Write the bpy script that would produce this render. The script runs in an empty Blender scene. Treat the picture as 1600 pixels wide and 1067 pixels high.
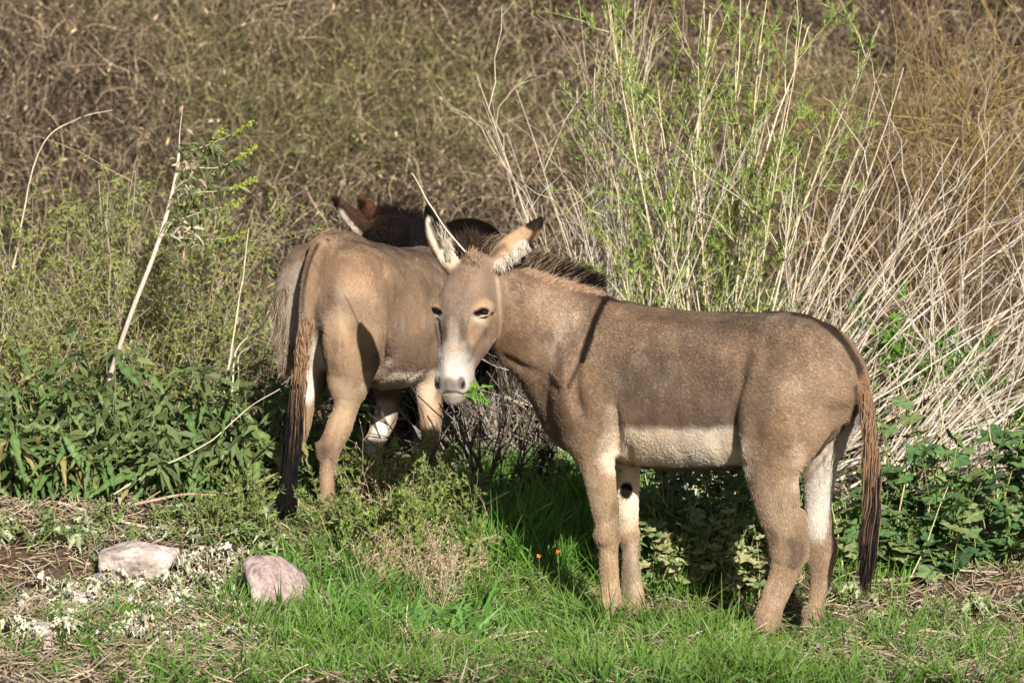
import bpy, math, random
import numpy as np
from mathutils import Vector, Matrix

random.seed(7)
RNG = np.random.default_rng(7)
sc = bpy.context.scene
COL = sc.collection
R = math.radians

# ------------------------------------------------------------------ camera
FPX = 5640.0                      # focal length in photograph pixels (1600 wide)
CAM_Z = 1.5
PITCH = math.atan((533.5 - 285.0) / FPX)
cam_data = bpy.data.cameras.new('camera')
cam_data.sensor_width = 36.0
cam_data.lens = 36.0 * FPX / 1600.0
cam_data.clip_start = 0.5
cam_data.clip_end = 500.0
cam_data.dof.use_dof = True
cam_data.dof.focus_distance = 12.05
cam_data.dof.aperture_fstop = 5.0
cam = bpy.data.objects.new('camera', cam_data)
cam.location = (0, 0, CAM_Z)
cam.rotation_euler = (R(90) - PITCH, 0, 0)
COL.objects.link(cam)
sc.camera = cam

# ------------------------------------------------------------------ sky, sun, exposure
SUN_ELEV, SUN_AZ = 25.5, 17.0     # azimuth: degrees to the right of straight behind the camera
world = bpy.data.worlds.new('World')
sc.world = world
world.use_nodes = True
wn = world.node_tree
wn.nodes.clear()
sky = wn.nodes.new('ShaderNodeTexSky')
sky.sky_type = 'NISHITA'
sky.sun_disc = False
sky.sun_elevation = R(SUN_ELEV)
bg = wn.nodes.new('ShaderNodeBackground')
bg.inputs['Strength'].default_value = 0.05
wo = wn.nodes.new('ShaderNodeOutputWorld')
wn.links.new(sky.outputs[0], bg.inputs['Color'])
wn.links.new(bg.outputs[0], wo.inputs['Surface'])
to_sun = Vector((math.sin(R(SUN_AZ)) * math.cos(R(SUN_ELEV)),
                 -math.cos(R(SUN_AZ)) * math.cos(R(SUN_ELEV)),
                 math.sin(R(SUN_ELEV))))
sky.sun_rotation = math.atan2(to_sun.x, to_sun.y)
sun_d = bpy.data.lights.new('sun', 'SUN')
sun_d.energy = 5.0
sun_d.angle = R(0.5)
sun_d.color = (1.0, 0.93, 0.83)
sun = bpy.data.objects.new('sun', sun_d)
sun.rotation_euler = to_sun.to_track_quat('Z', 'Y').to_euler()
sun.location = (6, -6, 12)
COL.objects.link(sun)
sc.view_settings.view_transform = 'Standard'
sc.view_settings.look = 'None'
sc.view_settings.gamma = 1.0
sc.view_settings.use_curve_mapping = False
sc.view_settings.exposure = 0.72
sc.cycles.max_bounces = 6
sc.cycles.diffuse_bounces = 3
sc.cycles.transmission_bounces = 3
sc.cycles.transparent_max_bounces = 6

# ------------------------------------------------------------------ general helpers
CP, SP = math.cos(PITCH), math.sin(PITCH)


def P(px, py, Y):
    """world point whose picture position is (px, py) of 1600x1067 at distance Y"""
    x = (px - 800.0) / FPX
    y = -(py - 533.5) / FPX
    dy = CP + y * SP
    dz = -SP + y * CP
    t = Y / dy
    return np.array((x * t, Y, CAM_Z + dz * t))


def srgb(r, g, b):
    return np.array([((c / 255.0 + 0.055) / 1.055) ** 2.4 if c > 10 else c / 255.0 / 12.92 for c in (r, g, b)])


def nrm(v):
    v = np.asarray(v, float)
    return v / (np.linalg.norm(v, axis=-1, keepdims=True) + 1e-12)


def _hash(i, j, k, seed):
    n = (i.astype(np.int64) * 374761393 + j.astype(np.int64) * 668265263 + k.astype(np.int64) * 2147483647
         + np.int64(seed) * 1274126177) & 0xFFFFFFFF
    n = ((n ^ (n >> 13)) * 1274126177) & 0xFFFFFFFF
    n = (n ^ (n >> 16)) & 0xFFFFFFFF
    return n / 2147483648.0 - 1.0


def vn(p, s, seed=0):
    """smooth value noise in -1..1, p (N,3), s feature size"""
    q = np.asarray(p, float) / s
    f = np.floor(q)
    u = q - f
    u = u * u * (3 - 2 * u)
    i, j, k = f[:, 0], f[:, 1], f[:, 2]
    r = 0
    for a in (0, 1):
        wa = u[:, 0] if a else 1 - u[:, 0]
        for b in (0, 1):
            wb = u[:, 1] if b else 1 - u[:, 1]
            for c in (0, 1):
                wc = u[:, 2] if c else 1 - u[:, 2]
                r = r + wa * wb * wc * _hash(i + a, j + b, k + c, seed)
    return r


def catmull(rows, sub):
    p = np.asarray(rows, float)
    if len(p) < 3:
        t = np.linspace(0, 1, sub + 1)[:, None]
        return p[0] * (1 - t) + p[-1] * t
    q = np.vstack([2 * p[0] - p[1], p, 2 * p[-1] - p[-2]])
    out = []
    for i in range(1, len(q) - 2):
        for s in range(sub):
            t = s / sub
            out.append(0.5 * (2 * q[i] + (q[i + 1] - q[i - 1]) * t + (2 * q[i - 1] - 5 * q[i] + 4 * q[i + 1] - q[i + 2]) * t * t
                              + (3 * q[i] - q[i - 1] - 3 * q[i + 1] + q[i + 2]) * t ** 3))
    out.append(p[-1])
    return np.array(out)


def smooth01(x, a, b):
    t = np.clip((x - a) / (b - a), 0, 1)
    return t * t * (3 - 2 * t)


def link(o, parent=None):
    COL.objects.link(o)
    if parent is not None:
        o.parent = parent
        o.matrix_parent_inverse = Matrix.Translation(parent.location).inverted()
    return o


def thing(name, label, cat, loc, group=None):
    o = bpy.data.objects.new(name, None)
    o.empty_display_size = 0.1
    o.location = loc
    COL.objects.link(o)
    o['label'] = label
    o['category'] = cat
    if group:
        o['group'] = group
    return o


def tag(o, label, cat, group=None, kind=None):
    if label:
        o['label'] = label
    if cat:
        o['category'] = cat
    if group:
        o['group'] = group
    if kind:
        o['kind'] = kind
    return o


def mesh_np(name, verts, faces, mat, parent=None, col=None, smooth=True):
    """verts (N,3); faces: array (M,3) or (M,4), or list of such arrays"""
    me = bpy.data.meshes.new(name)
    if not isinstance(faces, list):
        faces = [faces]
    faces = [np.asarray(f, np.int32) for f in faces if len(f)]
    verts = np.asarray(verts, np.float32)
    me.vertices.add(len(verts))
    me.vertices.foreach_set('co', verts.ravel())
    nl = sum(f.size for f in faces)
    npoly = sum(len(f) for f in faces)
    me.loops.add(nl)
    me.polygons.add(npoly)
    me.loops.foreach_set('vertex_index', np.concatenate([f.ravel() for f in faces]))
    sizes = np.concatenate([np.full(len(f), f.shape[1], np.int32) for f in faces])
    starts = np.concatenate([[0], np.cumsum(sizes)[:-1]]).astype(np.int32)
    me.polygons.foreach_set('loop_start', starts)
    me.polygons.foreach_set('use_smooth', np.full(npoly, smooth))
    me.update(calc_edges=True)
    if col is not None:
        at = me.attributes.new('col', 'FLOAT_COLOR', 'POINT')
        c4 = np.ones((len(verts), 4), np.float32)
        c4[:, :3] = col
        at.data.foreach_set('color', c4.ravel())
    me.materials.append(mat)
    return link(bpy.data.objects.new(name, me), parent)


def hair_np(name, pts, radius, mat, parent=None, col=None):
    """pts (N,K,3); radius (K,) or (N,K); col (N,3) one colour per strand"""
    n, k, _ = pts.shape
    cu = bpy.data.hair_curves.new(name)
    cu.add_curves([k] * n)
    cu.points.foreach_set('position', pts.astype(np.float32).ravel())
    rad = np.broadcast_to(np.asarray(radius, np.float32), (n, k))
    at = cu.attributes.get('radius') or cu.attributes.new('radius', 'FLOAT', 'POINT')
    at.data.foreach_set('value', np.ascontiguousarray(rad).ravel())
    if col is not None:
        ca = cu.attributes.new('col', 'FLOAT_COLOR', 'CURVE')
        c4 = np.ones((n, 4), np.float32)
        c4[:, :3] = col
        ca.data.foreach_set('color', c4.ravel())
    cu.materials.append(mat)
    return link(bpy.data.objects.new(name, cu), parent)


# ------------------------------------------------------------------ materials
def base_mat(name):
    m = bpy.data.materials.new(name)
    m.use_nodes = True
    nt = m.node_tree
    return m, nt, nt.nodes['Principled BSDF']


def attr_mat(name, rough=0.7, spec=0.25, noise=None, bump=None, trans=0.0, sheen=0.0):
    m, nt, b = base_mat(name)
    a = nt.nodes.new('ShaderNodeAttribute')
    a.attribute_name = 'col'
    src = a.outputs['Color']
    tc = nt.nodes.new('ShaderNodeTexCoord')
    if noise:
        sc_, amt = noise
        n = nt.nodes.new('ShaderNodeTexNoise')
        n.inputs['Scale'].default_value = sc_
        n.inputs['Detail'].default_value = 4
        nt.links.new(tc.outputs['Object'], n.inputs['Vector'])
        mr = nt.nodes.new('ShaderNodeMapRange')
        mr.inputs['From Min'].default_value = 0.3
        mr.inputs['From Max'].default_value = 0.7
        mr.inputs['To Min'].default_value = 1 - amt
        mr.inputs['To Max'].default_value = 1 + amt
        nt.links.new(n.outputs['Fac'], mr.inputs['Value'])
        mx = nt.nodes.new('ShaderNodeVectorMath')
        mx.operation = 'SCALE'
        nt.links.new(src, mx.inputs[0])
        nt.links.new(mr.outputs[0], mx.inputs['Scale'])
        src = mx.outputs[0]
    if bump:
        sc_, st, dist = bump
        n = nt.nodes.new('ShaderNodeTexNoise')
        n.inputs['Scale'].default_value = sc_
        n.inputs['Detail'].default_value = 6
        nt.links.new(tc.outputs['Object'], n.inputs['Vector'])
        bp = nt.nodes.new('ShaderNodeBump')
        bp.inputs['Strength'].default_value = st
        bp.inputs['Distance'].default_value = dist
        nt.links.new(n.outputs['Fac'], bp.inputs['Height'])
        nt.links.new(bp.outputs[0], b.inputs['Normal'])
    nt.links.new(src, b.inputs['Base Color'])
    b.inputs['Roughness'].default_value = rough
    b.inputs['Specular IOR Level'].default_value = spec
    if trans > 0:
        t = nt.nodes.new('ShaderNodeBsdfTranslucent')
        nt.links.new(src, t.inputs['Color'])
        ms = nt.nodes.new('ShaderNodeMixShader')
        ms.inputs[0].default_value = trans
        out = nt.nodes['Material Output']
        nt.links.new(b.outputs[0], ms.inputs[1])
        nt.links.new(t.outputs[0], ms.inputs[2])
        nt.links.new(ms.outputs[0], out.inputs['Surface'])
    return m


def flat_mat(name, c, rough=0.5, spec=0.5, noise_scale=20, amt=0.15):
    m, nt, b = base_mat(name)
    tc = nt.nodes.new('ShaderNodeTexCoord')
    n = nt.nodes.new('ShaderNodeTexNoise')
    n.inputs['Scale'].default_value = noise_scale
    nt.links.new(tc.outputs['Object'], n.inputs['Vector'])
    cr = nt.nodes.new('ShaderNodeValToRGB')
    cr.color_ramp.elements[0].position = 0.3
    cr.color_ramp.elements[1].position = 0.7
    cr.color_ramp.elements[0].color = (*[x * (1 - amt) for x in c], 1)
    cr.color_ramp.elements[1].color = (*[min(1, x * (1 + amt)) for x in c], 1)
    nt.links.new(n.outputs['Fac'], cr.inputs[0])
    nt.links.new(cr.outputs[0], b.inputs['Base Color'])
    b.inputs['Roughness'].default_value = rough
    b.inputs['Specular IOR Level'].default_value = spec
    return m


M_SKIN = attr_mat('donkey_hide', rough=0.85, spec=0.1, noise=(60, 0.08), bump=(160, 0.12, 0.001))
M_FUR = attr_mat('donkey_fur', rough=0.55, spec=0.14)
M_DARKFUR = attr_mat('dark_donkey_fur', rough=0.8, spec=0.02)
M_LONGHAIR = attr_mat('coarse_hair', rough=0.5, spec=0.15)
M_EYE = flat_mat('eye_wet', (0.006, 0.004, 0.003), rough=0.06, spec=0.6)
M_HOOF = flat_mat('hoof_horn', (0.10, 0.07, 0.05), rough=0.6, noise_scale=60, amt=0.4)
M_BARK = attr_mat('dry_stem', rough=0.8, spec=0.1, noise=(90, 0.2))
M_LEAF = attr_mat('leaf', rough=0.5, spec=0.22, noise=(60, 0.15), trans=0.15)
M_GRASS = attr_mat('grass_blade', rough=0.5, spec=0.3, trans=0.18)
M_SCRUB = attr_mat('scrub_twig', rough=0.85, spec=0.05)


# ------------------------------------------------------------------ terrain height
def H(x, y):
    x = np.asarray(x, float)
    y = np.asarray(y, float)
    z = 0.27 * smooth01(y, 11.9, 13.3)
    z = z + 0.10 * smooth01(-x, 0.15, 0.9) * smooth01(y, 10.5, 12.6)
    z = z + 0.10 * smooth01(y, 13.3, 15.0)
    z = z + np.maximum(0, y - 15.5) * 0.10 + 0.36 * np.maximum(0, y - 17.5)
    z = z - 0.12 * smooth01(-y, -11.2, -8.0)
    p = np.stack([x, y, np.zeros_like(x)], -1).reshape(-1, 3)
    n = 0.018 * vn(p, 0.45, 3) + 0.008 * vn(p, 0.16, 4) + 0.05 * vn(p, 3.0, 5) * smooth01(y, 13.5, 17).reshape(-1)
    n = n + 0.4 * vn(p, 5.0, 6) * smooth01(y, 17, 22).reshape(-1)
    return z + n.reshape(z.shape)


# ------------------------------------------------------------------ implicit surface modelling of bodies
class Chain:
    def __init__(self, rows, L, k=0.03, col=None, sub=4, cap=1.0, cut=False):
        """rows: (px,py,Y,a,b): a = half width along L, b = half width across axis and L"""
        self.auto = None
        if len(rows[0]) == 4:                      # (px, py, a, b): laid on the surface built so far
            self.auto = (rows, sub)
            rows = [(q[0], q[1], 12.0, q[2], q[3]) for q in rows]
        r = [list(P(q[0], q[1], q[2])) + [q[3], q[4]] for q in rows]
        self.r = catmull(r, sub)
        if col is not None and len(rows) > 6 and min(q[3] for q in rows) < .045 and rows[-1][1] > 740:
            # legs: leave room for the coat, keep the joints broad
            self.r[:, 3:] = self.r[:, 3:] - .0045 * (1 - smooth01(self.r[:, 3:], .05, .10))
            m = np.gradient(np.gradient(self.r[:, 3]))
            self.r[:, 3] -= np.clip(m * 4, -.003, .003)
            self.r[:, 4] -= np.clip(m * 4, -.003, .003)
        self.L = nrm(L)
        self.k, self.col, self.cap, self.cut = k, col, cap, cut

    def segs(self):
        for i in range(len(self.r) - 1):
            p0, p1 = self.r[i], self.r[i + 1]
            T = p1[:3] - p0[:3]
            ln = np.linalg.norm(T) + 1e-9
            T = T / ln
            Lo = self.L - T * T.dot(self.L)
            Lo = Lo / (np.linalg.norm(Lo) + 1e-9)
            N = np.cross(T, Lo)
            yield p0, p1, T, ln, Lo, N

    def seg_eval(self, X, Y, Z, s):
        p0, p1, T, ln, Lo, N = s
        dx, dy, dz = X - p0[0], Y - p0[1], Z - p0[2]
        ax = dx * T[0] + dy * T[1] + dz * T[2]
        t = np.clip(ax / ln, 0, 1)
        w = ax - t * ln
        u = dx * Lo[0] + dy * Lo[1] + dz * Lo[2]
        v = dx * N[0] + dy * N[1] + dz * N[2]
        a = p0[3] + (p1[3] - p0[3]) * t
        b = p0[4] + (p1[4] - p0[4]) * t
        c = (a + b) * 0.5 * self.cap
        k0 = np.sqrt((u / a) ** 2 + (v / b) ** 2 + (w / c) ** 2) + 1e-6
        q = np.sqrt(u * u + v * v + w * w) + 1e-6
        return np.where(k0 < 0.2, -np.minimum(a, b) * 0.8, q * (1 - 1 / k0))

    def dist(self, Q):
        d = np.full(len(Q), 9.0)
        for s in self.segs():
            d = np.minimum(d, self.seg_eval(Q[:, 0], Q[:, 1], Q[:, 2], s))
        return d


CUR = {}


def on_surface(px, py, y0=11.3, y1=15.6):
    """first point of the body under construction met along the line of sight px, py"""
    F, lo, h = CUR['F'], CUR['lo'], CUR['h']
    Ys = np.arange(y0, y1, .004)
    a, b = P(px, py, y0), P(px, py, y1)
    pts = a + (b - a) * ((Ys - y0) / (y1 - y0))[:, None]
    i = np.round((pts - lo) / h).astype(int)
    ok = ((i >= 0) & (i < np.array(F.shape))).all(1)
    pts, i = pts[ok], i[ok]
    if not len(pts):
        return P(px, py, 12.0)
    f = F[i[:, 0], i[:, 1], i[:, 2]]
    j = np.where(f < 0)[0]
    return pts[j[0]] if len(j) else pts[int(np.argmin(f))]


def build_field(chains, h):
    los, his = [], []
    for c in chains:
        if c.cut or c.auto:
            continue
        rr = np.maximum(c.r[:, 3], c.r[:, 4])[:, None]
        los.append((c.r[:, :3] - rr).min(0))
        his.append((c.r[:, :3] + rr).max(0))
    lo = np.min(los, 0) - 3 * h
    hi = np.max(his, 0) + 3 * h
    n = np.ceil((hi - lo) / h).astype(int) + 1
    ax = [(lo[i] + h * np.arange(n[i])).astype(np.float32) for i in range(3)]
    F = np.full(n, 1.0, np.float32)
    CUR.update(F=F, lo=lo, h=h)
    for c in chains:
        if c.auto:
            rows, sub = c.auto
            c.r = catmull([list(on_surface(q[0], q[1]) - np.array((0, .35 * q[2], 0)) * (1 if c.cut else -1)) + [q[2], q[3]] for q in rows], sub)
        mg = c.k + 3 * h
        rr = np.maximum(c.r[:, 3], c.r[:, 4])[:, None] * max(1.0, c.cap)
        i0 = np.clip(np.floor(((c.r[:, :3] - rr).min(0) - mg - lo) / h).astype(int), 0, n)
        i1 = np.clip(np.ceil(((c.r[:, :3] + rr).max(0) + mg - lo) / h).astype(int) + 1, 0, n)
        if np.any(i1 <= i0):
            continue
        D = np.full(i1 - i0, 1.0, np.float32)
        for s in c.segs():
            r = max(s[0][3], s[0][4], s[1][3], s[1][4]) * max(1.0, c.cap) + mg
            pmin = np.minimum(s[0][:3], s[1][:3]) - r
            pmax = np.maximum(s[0][:3], s[1][:3]) + r
            j0 = np.maximum(np.floor((pmin - lo) / h).astype(int), i0)
            j1 = np.minimum(np.ceil((pmax - lo) / h).astype(int) + 1, i1)
            if np.any(j1 <= j0):
                continue
            X = ax[0][j0[0]:j1[0], None, None]
            Y = ax[1][None, j0[1]:j1[1], None]
            Z = ax[2][None, None, j0[2]:j1[2]]
            e = c.seg_eval(X, Y, Z, s)
            sl = tuple(slice(j0[i] - i0[i], j1[i] - i0[i]) for i in range(3))
            D[sl] = np.minimum(D[sl], e)
        sl = tuple(slice(i0[i], i1[i]) for i in range(3))
        A = F[sl]
        k = c.k
        if c.cut:
            B = -D
            hh = np.clip(0.5 - 0.5 * (B - A) / k, 0, 1)
            F[sl] = B + (A - B) * hh + k * hh * (1 - hh)
        else:
            hh = np.clip(0.5 + 0.5 * (D - A) / k, 0, 1)
            F[sl] = D + (A - D) * hh - k * hh * (1 - hh)
    return F, lo


def surface_nets(F, lo, h, relax=2):
    ins = F < 0
    s = sum(ins[a:F.shape[0] - 1 + a, b:F.shape[1] - 1 + b, c:F.shape[2] - 1 + c].astype(np.int8)
            for a in (0, 1) for b in (0, 1) for c in (0, 1))
    act = (s > 0) & (s < 8)
    I = np.argwhere(act)
    idx = np.full(act.shape, -1, np.int32)
    idx[act] = np.arange(len(I))
    acc = np.zeros((len(I), 3))
    cnt = np.zeros(len(I))
    corners = [(a, b, c) for a in (0, 1) for b in (0, 1) for c in (0, 1)]
    val = {q: F[I[:, 0] + q[0], I[:, 1] + q[1], I[:, 2] + q[2]] for q in corners}
    for q in corners:
        for d in range(3):
            if q[d]:
                continue
            q2 = tuple(q[i] + (i == d) for i in range(3))
            v0, v1 = val[q], val[q2]
            m = (v0 < 0) != (v1 < 0)
            t = np.where(m, v0 / np.where(m, v0 - v1, 1), 0)
            for i in range(3):
                acc[:, i] += m * (q[i] + (t if i == d else 0))
            cnt += m
    V = (I + acc / cnt[:, None]) * h + lo
    faces = []
    for d in range(3):
        e, f = (d + 1) % 3, (d + 2) % 3
        a = [slice(None)] * 3
        b = [slice(None)] * 3
        a[d] = slice(0, -1)
        b[d] = slice(1, None)
        x0, x1 = ins[tuple(a)], ins[tuple(b)]
        E = np.argwhere(x0 != x1)
        ok = (E[:, e] > 0) & (E[:, f] > 0) & (E[:, e] < act.shape[e]) & (E[:, f] < act.shape[f])
        E = E[ok]
        fl = x0[E[:, 0], E[:, 1], E[:, 2]]
        q = []
        for (de, df) in ((-1, -1), (0, -1), (0, 0), (-1, 0)):
            G = E.copy()
            G[:, e] += de
            G[:, f] += df
            q.append(idx[G[:, 0], G[:, 1], G[:, 2]])
        q = np.stack(q, 1)
        q[~fl] = q[~fl][:, ::-1]
        faces.append(q)
    Q = np.concatenate(faces)
    Q = Q[(Q >= 0).all(1)]
    for _ in range(relax):
        S = np.zeros_like(V)
        n = np.zeros(len(V))
        for a in range(4):
            i, j = Q[:, a], Q[:, (a + 1) % 4]
            for t in range(3):
                S[:, t] += np.bincount(i, V[j, t], len(V)) + np.bincount(j, V[i, t], len(V))
            n += np.bincount(i, minlength=len(V)) + np.bincount(j, minlength=len(V))
        V = V * 0.5 + 0.5 * S / np.maximum(n, 1)[:, None]
    return V, Q


def mix(c, w, target):
    w = np.clip(w, 0, 1)[:, None]
    return c * (1 - w) + np.asarray(target) * w


def poly_dist(Q, pts):
    d = np.full(len(Q), 9.0)
    for i in range(len(pts) - 1):
        a, b = pts[i], pts[i + 1]
        ab = b - a
        t = np.clip(((Q - a) @ ab) / (ab @ ab), 0, 1)
        d = np.minimum(d, np.linalg.norm(Q - a - t[:, None] * ab, axis=1))
    return d


def paint(col, V, items):
    """markings and painted shade of the coat: (kind, geometry, radius, softness, colour, strength)"""
    wob = 0.24 * vn(V, 0.035, 11) + 0.10 * vn(V * np.array((1.0, .7, .35)), 0.016, 12)
    for kind, g, rad, soft, c, st in items:
        if kind == 'raw':
            d = np.linalg.norm((V - g[0]) / np.array(g[1]), axis=1)
        elif kind == 'blob':
            d = np.linalg.norm((V - P(*g[:3])) / np.array(g[3:6]), axis=1)
        elif kind == 'surf':
            d = poly_dist(V, [on_surface(*q) for q in g])
        elif kind == 'side':
            m = np.array((1, 0.0, 1))
            d = poly_dist(V * m, [P(*q) * m for q in g])
        else:
            d = poly_dist(V, [P(*q) for q in g])
        w = 1 - smooth01(d + wob * soft * 1.5, rad - soft, rad + soft)
        col = mix(col, w * st, c)
    return col


def sample_surface(V, Q, n):
    a, b, c, d = V[Q[:, 0]], V[Q[:, 1]], V[Q[:, 2]], V[Q[:, 3]]
    ar = 0.5 * np.linalg.norm(np.cross(c - a, d - b), axis=1)
    cum = np.cumsum(ar)
    f = np.searchsorted(cum, RNG.random(n) * cum[-1])
    f = np.minimum(f, len(Q) - 1)
    u, v = RNG.random(n)[:, None], RNG.random(n)[:, None]
    pos = (a[f] * (1 - u) + b[f] * u) * (1 - v) + (d[f] * (1 - u) + c[f] * u) * v
    return pos, f, u, v


def vert_normals(V, Q):
    fn = np.cross(V[Q[:, 2]] - V[Q[:, 0]], V[Q[:, 3]] - V[Q[:, 1]])
    N = np.zeros_like(V)
    for a in range(4):
        for t in range(3):
            N[:, t] += np.bincount(Q[:, a], fn[:, t], len(V))
    return nrm(N)


def make_body(root, chains, paints, flow, n_fur, h, fur_len=0.0085, tint=1.0, fur_rad=0.0005, fur_mat=None):
    F, lo = build_field(chains, h)
    V, Q = surface_nets(F, lo, h)
    w = np.zeros(len(V))
    col = np.zeros((len(V), 3))
    for c in chains:
        if c.col is None or c.cut:
            continue
        wt = np.exp(-np.clip(c.dist(V), -0.01, 1) / 0.018)
        w += wt
        col += wt[:, None] * np.asarray(c.col)
    col /= w[:, None]
    col = paint(col, V, paints)
    N = vert_normals(V, Q)
    # coat mottling along the lie of the hair
    fl = flow(V)
    fl = nrm(fl - N * (fl * N).sum(1, keepdims=True))
    Vs = V * np.array((1.0, 0.7, 0.4))
    mot = 1 + 0.20 * vn(V, 0.11, 21) + 0.13 * vn(Vs, 0.035, 22) + 0.05 * vn(Vs, 0.016, 23)
    col = col * mot[:, None] * tint
    # worn, rubbed and dusty patches with ragged edges
    rag = vn(V, .07, 51) + .5 * vn(Vs, .022, 52) + .35 * vn(Vs, .009, 53)
    lum = col.mean(1, keepdims=True)
    mid = smooth01(lum[:, 0], .06, .14) * (1 - smooth01(lum[:, 0], .34, .45))
    col = mix(col, smooth01(rag, .45, .8) * .38 * mid, (0.37, 0.29, 0.215))
    col = mix(col, smooth01(-rag, .45, .85) * .42 * mid, (0.115, 0.08, 0.058))
    red = 0.06 * vn(V, 0.12, 24)
    col = col * np.stack([1 + red, np.ones(len(V)), 1 - red], 1)
    # small folds and muscle relief
    V2 = V + N * (0.0009 * vn(Vs, 0.022, 31) + 0.0045 * vn(V * np.array((1.6, 1, 0.8)), 0.07, 32))[:, None]
    body = mesh_np('body', V2, Q, M_SKIN, root, col * 0.95)
    # fur
    pos, f, u, v = sample_surface(V2, Q, n_fur)

    def itp(A):
        return (A[Q[f, 0]] * (1 - u) + A[Q[f, 1]] * u) * (1 - v) + (A[Q[f, 3]] * (1 - u) + A[Q[f, 2]] * u) * v
    n_ = nrm(itp(N))
    fc = itp(col)
    d = itp(fl)
    pert = np.stack([vn(pos, 0.05, 41), vn(pos, 0.05, 42), vn(pos, 0.05, 43)], 1) * 0.22
    pert += np.stack([vn(pos, 0.009, 44), vn(pos, 0.009, 45), vn(pos, 0.009, 46)], 1) * 0.05
    d = nrm(d + pert + RNG.normal(0, 0.2, (n_fur, 3)))
    ln = (fur_len(pos) if callable(fur_len) else fur_len) * (0.6 + 0.7 * RNG.random(n_fur))
    p0 = pos - n_ * 0.001
    lift = 0.13 + 0.09 * vn(pos, 0.06, 47)[:, None]
    p1 = pos + nrm(d + n_ * (lift + 0.3)) * (ln * 0.45)[:, None]
    p2 = p1 + nrm(d + n_ * lift * 0.5) * (ln * 0.55)[:, None]
    jit = (0.9 + 0.2 * RNG.random(n_fur))
    jit *= 1 + 0.03 * vn(pos * np.array((1, .7, .4)), 0.010, 48)
    hair_np('coat', np.stack([p0, p1, p2], 1), np.array([1, 0.8, 0.15]) * fur_rad, fur_mat or M_FUR, root, fc * jit[:, None] * 1.04)
    return V2, Q, N, col


def strands(line, n, length, direction, spread, k=5, bend=None, clump=0.03, root_r=0.006):
    """hair roots along a polyline of world points; direction function of t or vector"""
    L = catmull(line, 8)
    t = RNG.random(n)
    x = t * (len(L) - 1)
    i = np.minimum(x.astype(int), len(L) - 2)
    fr = (x - i)[:, None]
    root = L[i] * (1 - fr) + L[i + 1] * fr + RNG.normal(0, root_r, (n, 3))
    d = direction(t) if callable(direction) else np.broadcast_to(np.asarray(direction, float), (n, 3))
    cl = np.stack([vn(root, clump, 61), vn(root, clump, 62), vn(root, clump, 63)], 1)
    d = nrm(d + cl * spread * 1.3 + RNG.normal(0, spread * 0.5, (n, 3)))
    ln = (length(t) if callable(length) else np.full(n, length)) * (0.65 + 0.5 * RNG.random(n))
    g = np.array(bend if bend is not None else (0, 0, -0.2))
    pts = []
    for j in range(k):
        s = j / (k - 1)
        pts.append(root + d * (ln * s)[:, None] + g * (ln * s * s)[:, None])
    return np.stack(pts, 1), t


def hoof(root, base, top, fwd, r, mat=None):
    """tapered hoof from the ground point base up to the pastern point top"""
    base, top = np.asarray(base, float), np.asarray(top, float)
    f = nrm(np.array((fwd[0], fwd[1], 0.0)))
    s = np.array((-f[1], f[0], 0))
    n = 16
    V = []
    prof = [(0.0, 1.00, 1.22), (0.12, 1.02, 1.22), (0.75, 0.86, 0.98), (1.0, 0.8, 0.86), (1.05, 0.6, 0.65)]
    for t, rs, rf in prof:
        c = base * (1 - t) + top * t
        for q in range(n):
            a = 2 * math.pi * q / n
            ff = math.cos(a)
            rr = rf if ff > 0 else rf * 0.8
            V.append(c + s * math.sin(a) * r * rs + f * ff * r * rr)
    Fq = [[i * n + q, i * n + (q + 1) % n, (i + 1) * n + (q + 1) % n, (i + 1) * n + q] for i in range(len(prof) - 1) for q in range(n)]
    V.append(base)
    V.append(base * -0.05 + top * 1.05)
    m = len(V)
    tri = [[(q + 1) % n, q, m - 2] for q in range(n)] + [[(len(prof) - 1) * n + q, (len(prof) - 1) * n + (q + 1) % n, m - 1] for q in range(n)]
    return mesh_np('hoof', np.array(V), [np.array(Fq), np.array(tri)], mat or M_HOOF, root)


def eyeball(root, c, r):
    V, Fc = [], []
    nu, nv = 14, 8
    for i in range(nv + 1):
        th = math.pi * i / nv
        for j in range(nu):
            ph = 2 * math.pi * j / nu
            V.append(c + r * np.array((math.sin(th) * math.cos(ph), math.sin(th) * math.sin(ph), math.cos(th))))
    for i in range(nv):
        for j in range(nu):
            Fc.append([i * nu + j, (i + 1) * nu + j, (i + 1) * nu + (j + 1) % nu, i * nu + (j + 1) % nu])
    return mesh_np('eye', np.array(V), np.array(Fc), M_EYE, root)

# ================================================================== DONKEYS
C_TAUPE = (0.205, 0.150, 0.112)      # grey brown of the barrel
C_TAN = (0.295, 0.195, 0.128)
C_WARM = (0.40, 0.245, 0.135)
C_LEG = (0.36, 0.255, 0.165)
C_CREAM = (0.85, 0.74, 0.60)
C_WHITE = (0.84, 0.80, 0.74)
C_DARK = (0.007, 0.005, 0.004)
C_SKINGREY = (0.16, 0.13, 0.115)
C_ORANGE = (0.50, 0.28, 0.13)


def bodypts(st, Yf):
    """torso rows from (px, top, bottom, halfwidth) with Y a function of px"""
    out = []
    for px, top, bot, a in st:
        Y = Yf(px)
        out.append((px, (top + bot) / 2, Y, a, (bot - top) / 2 / (FPX / Y)))
    return out


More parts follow.
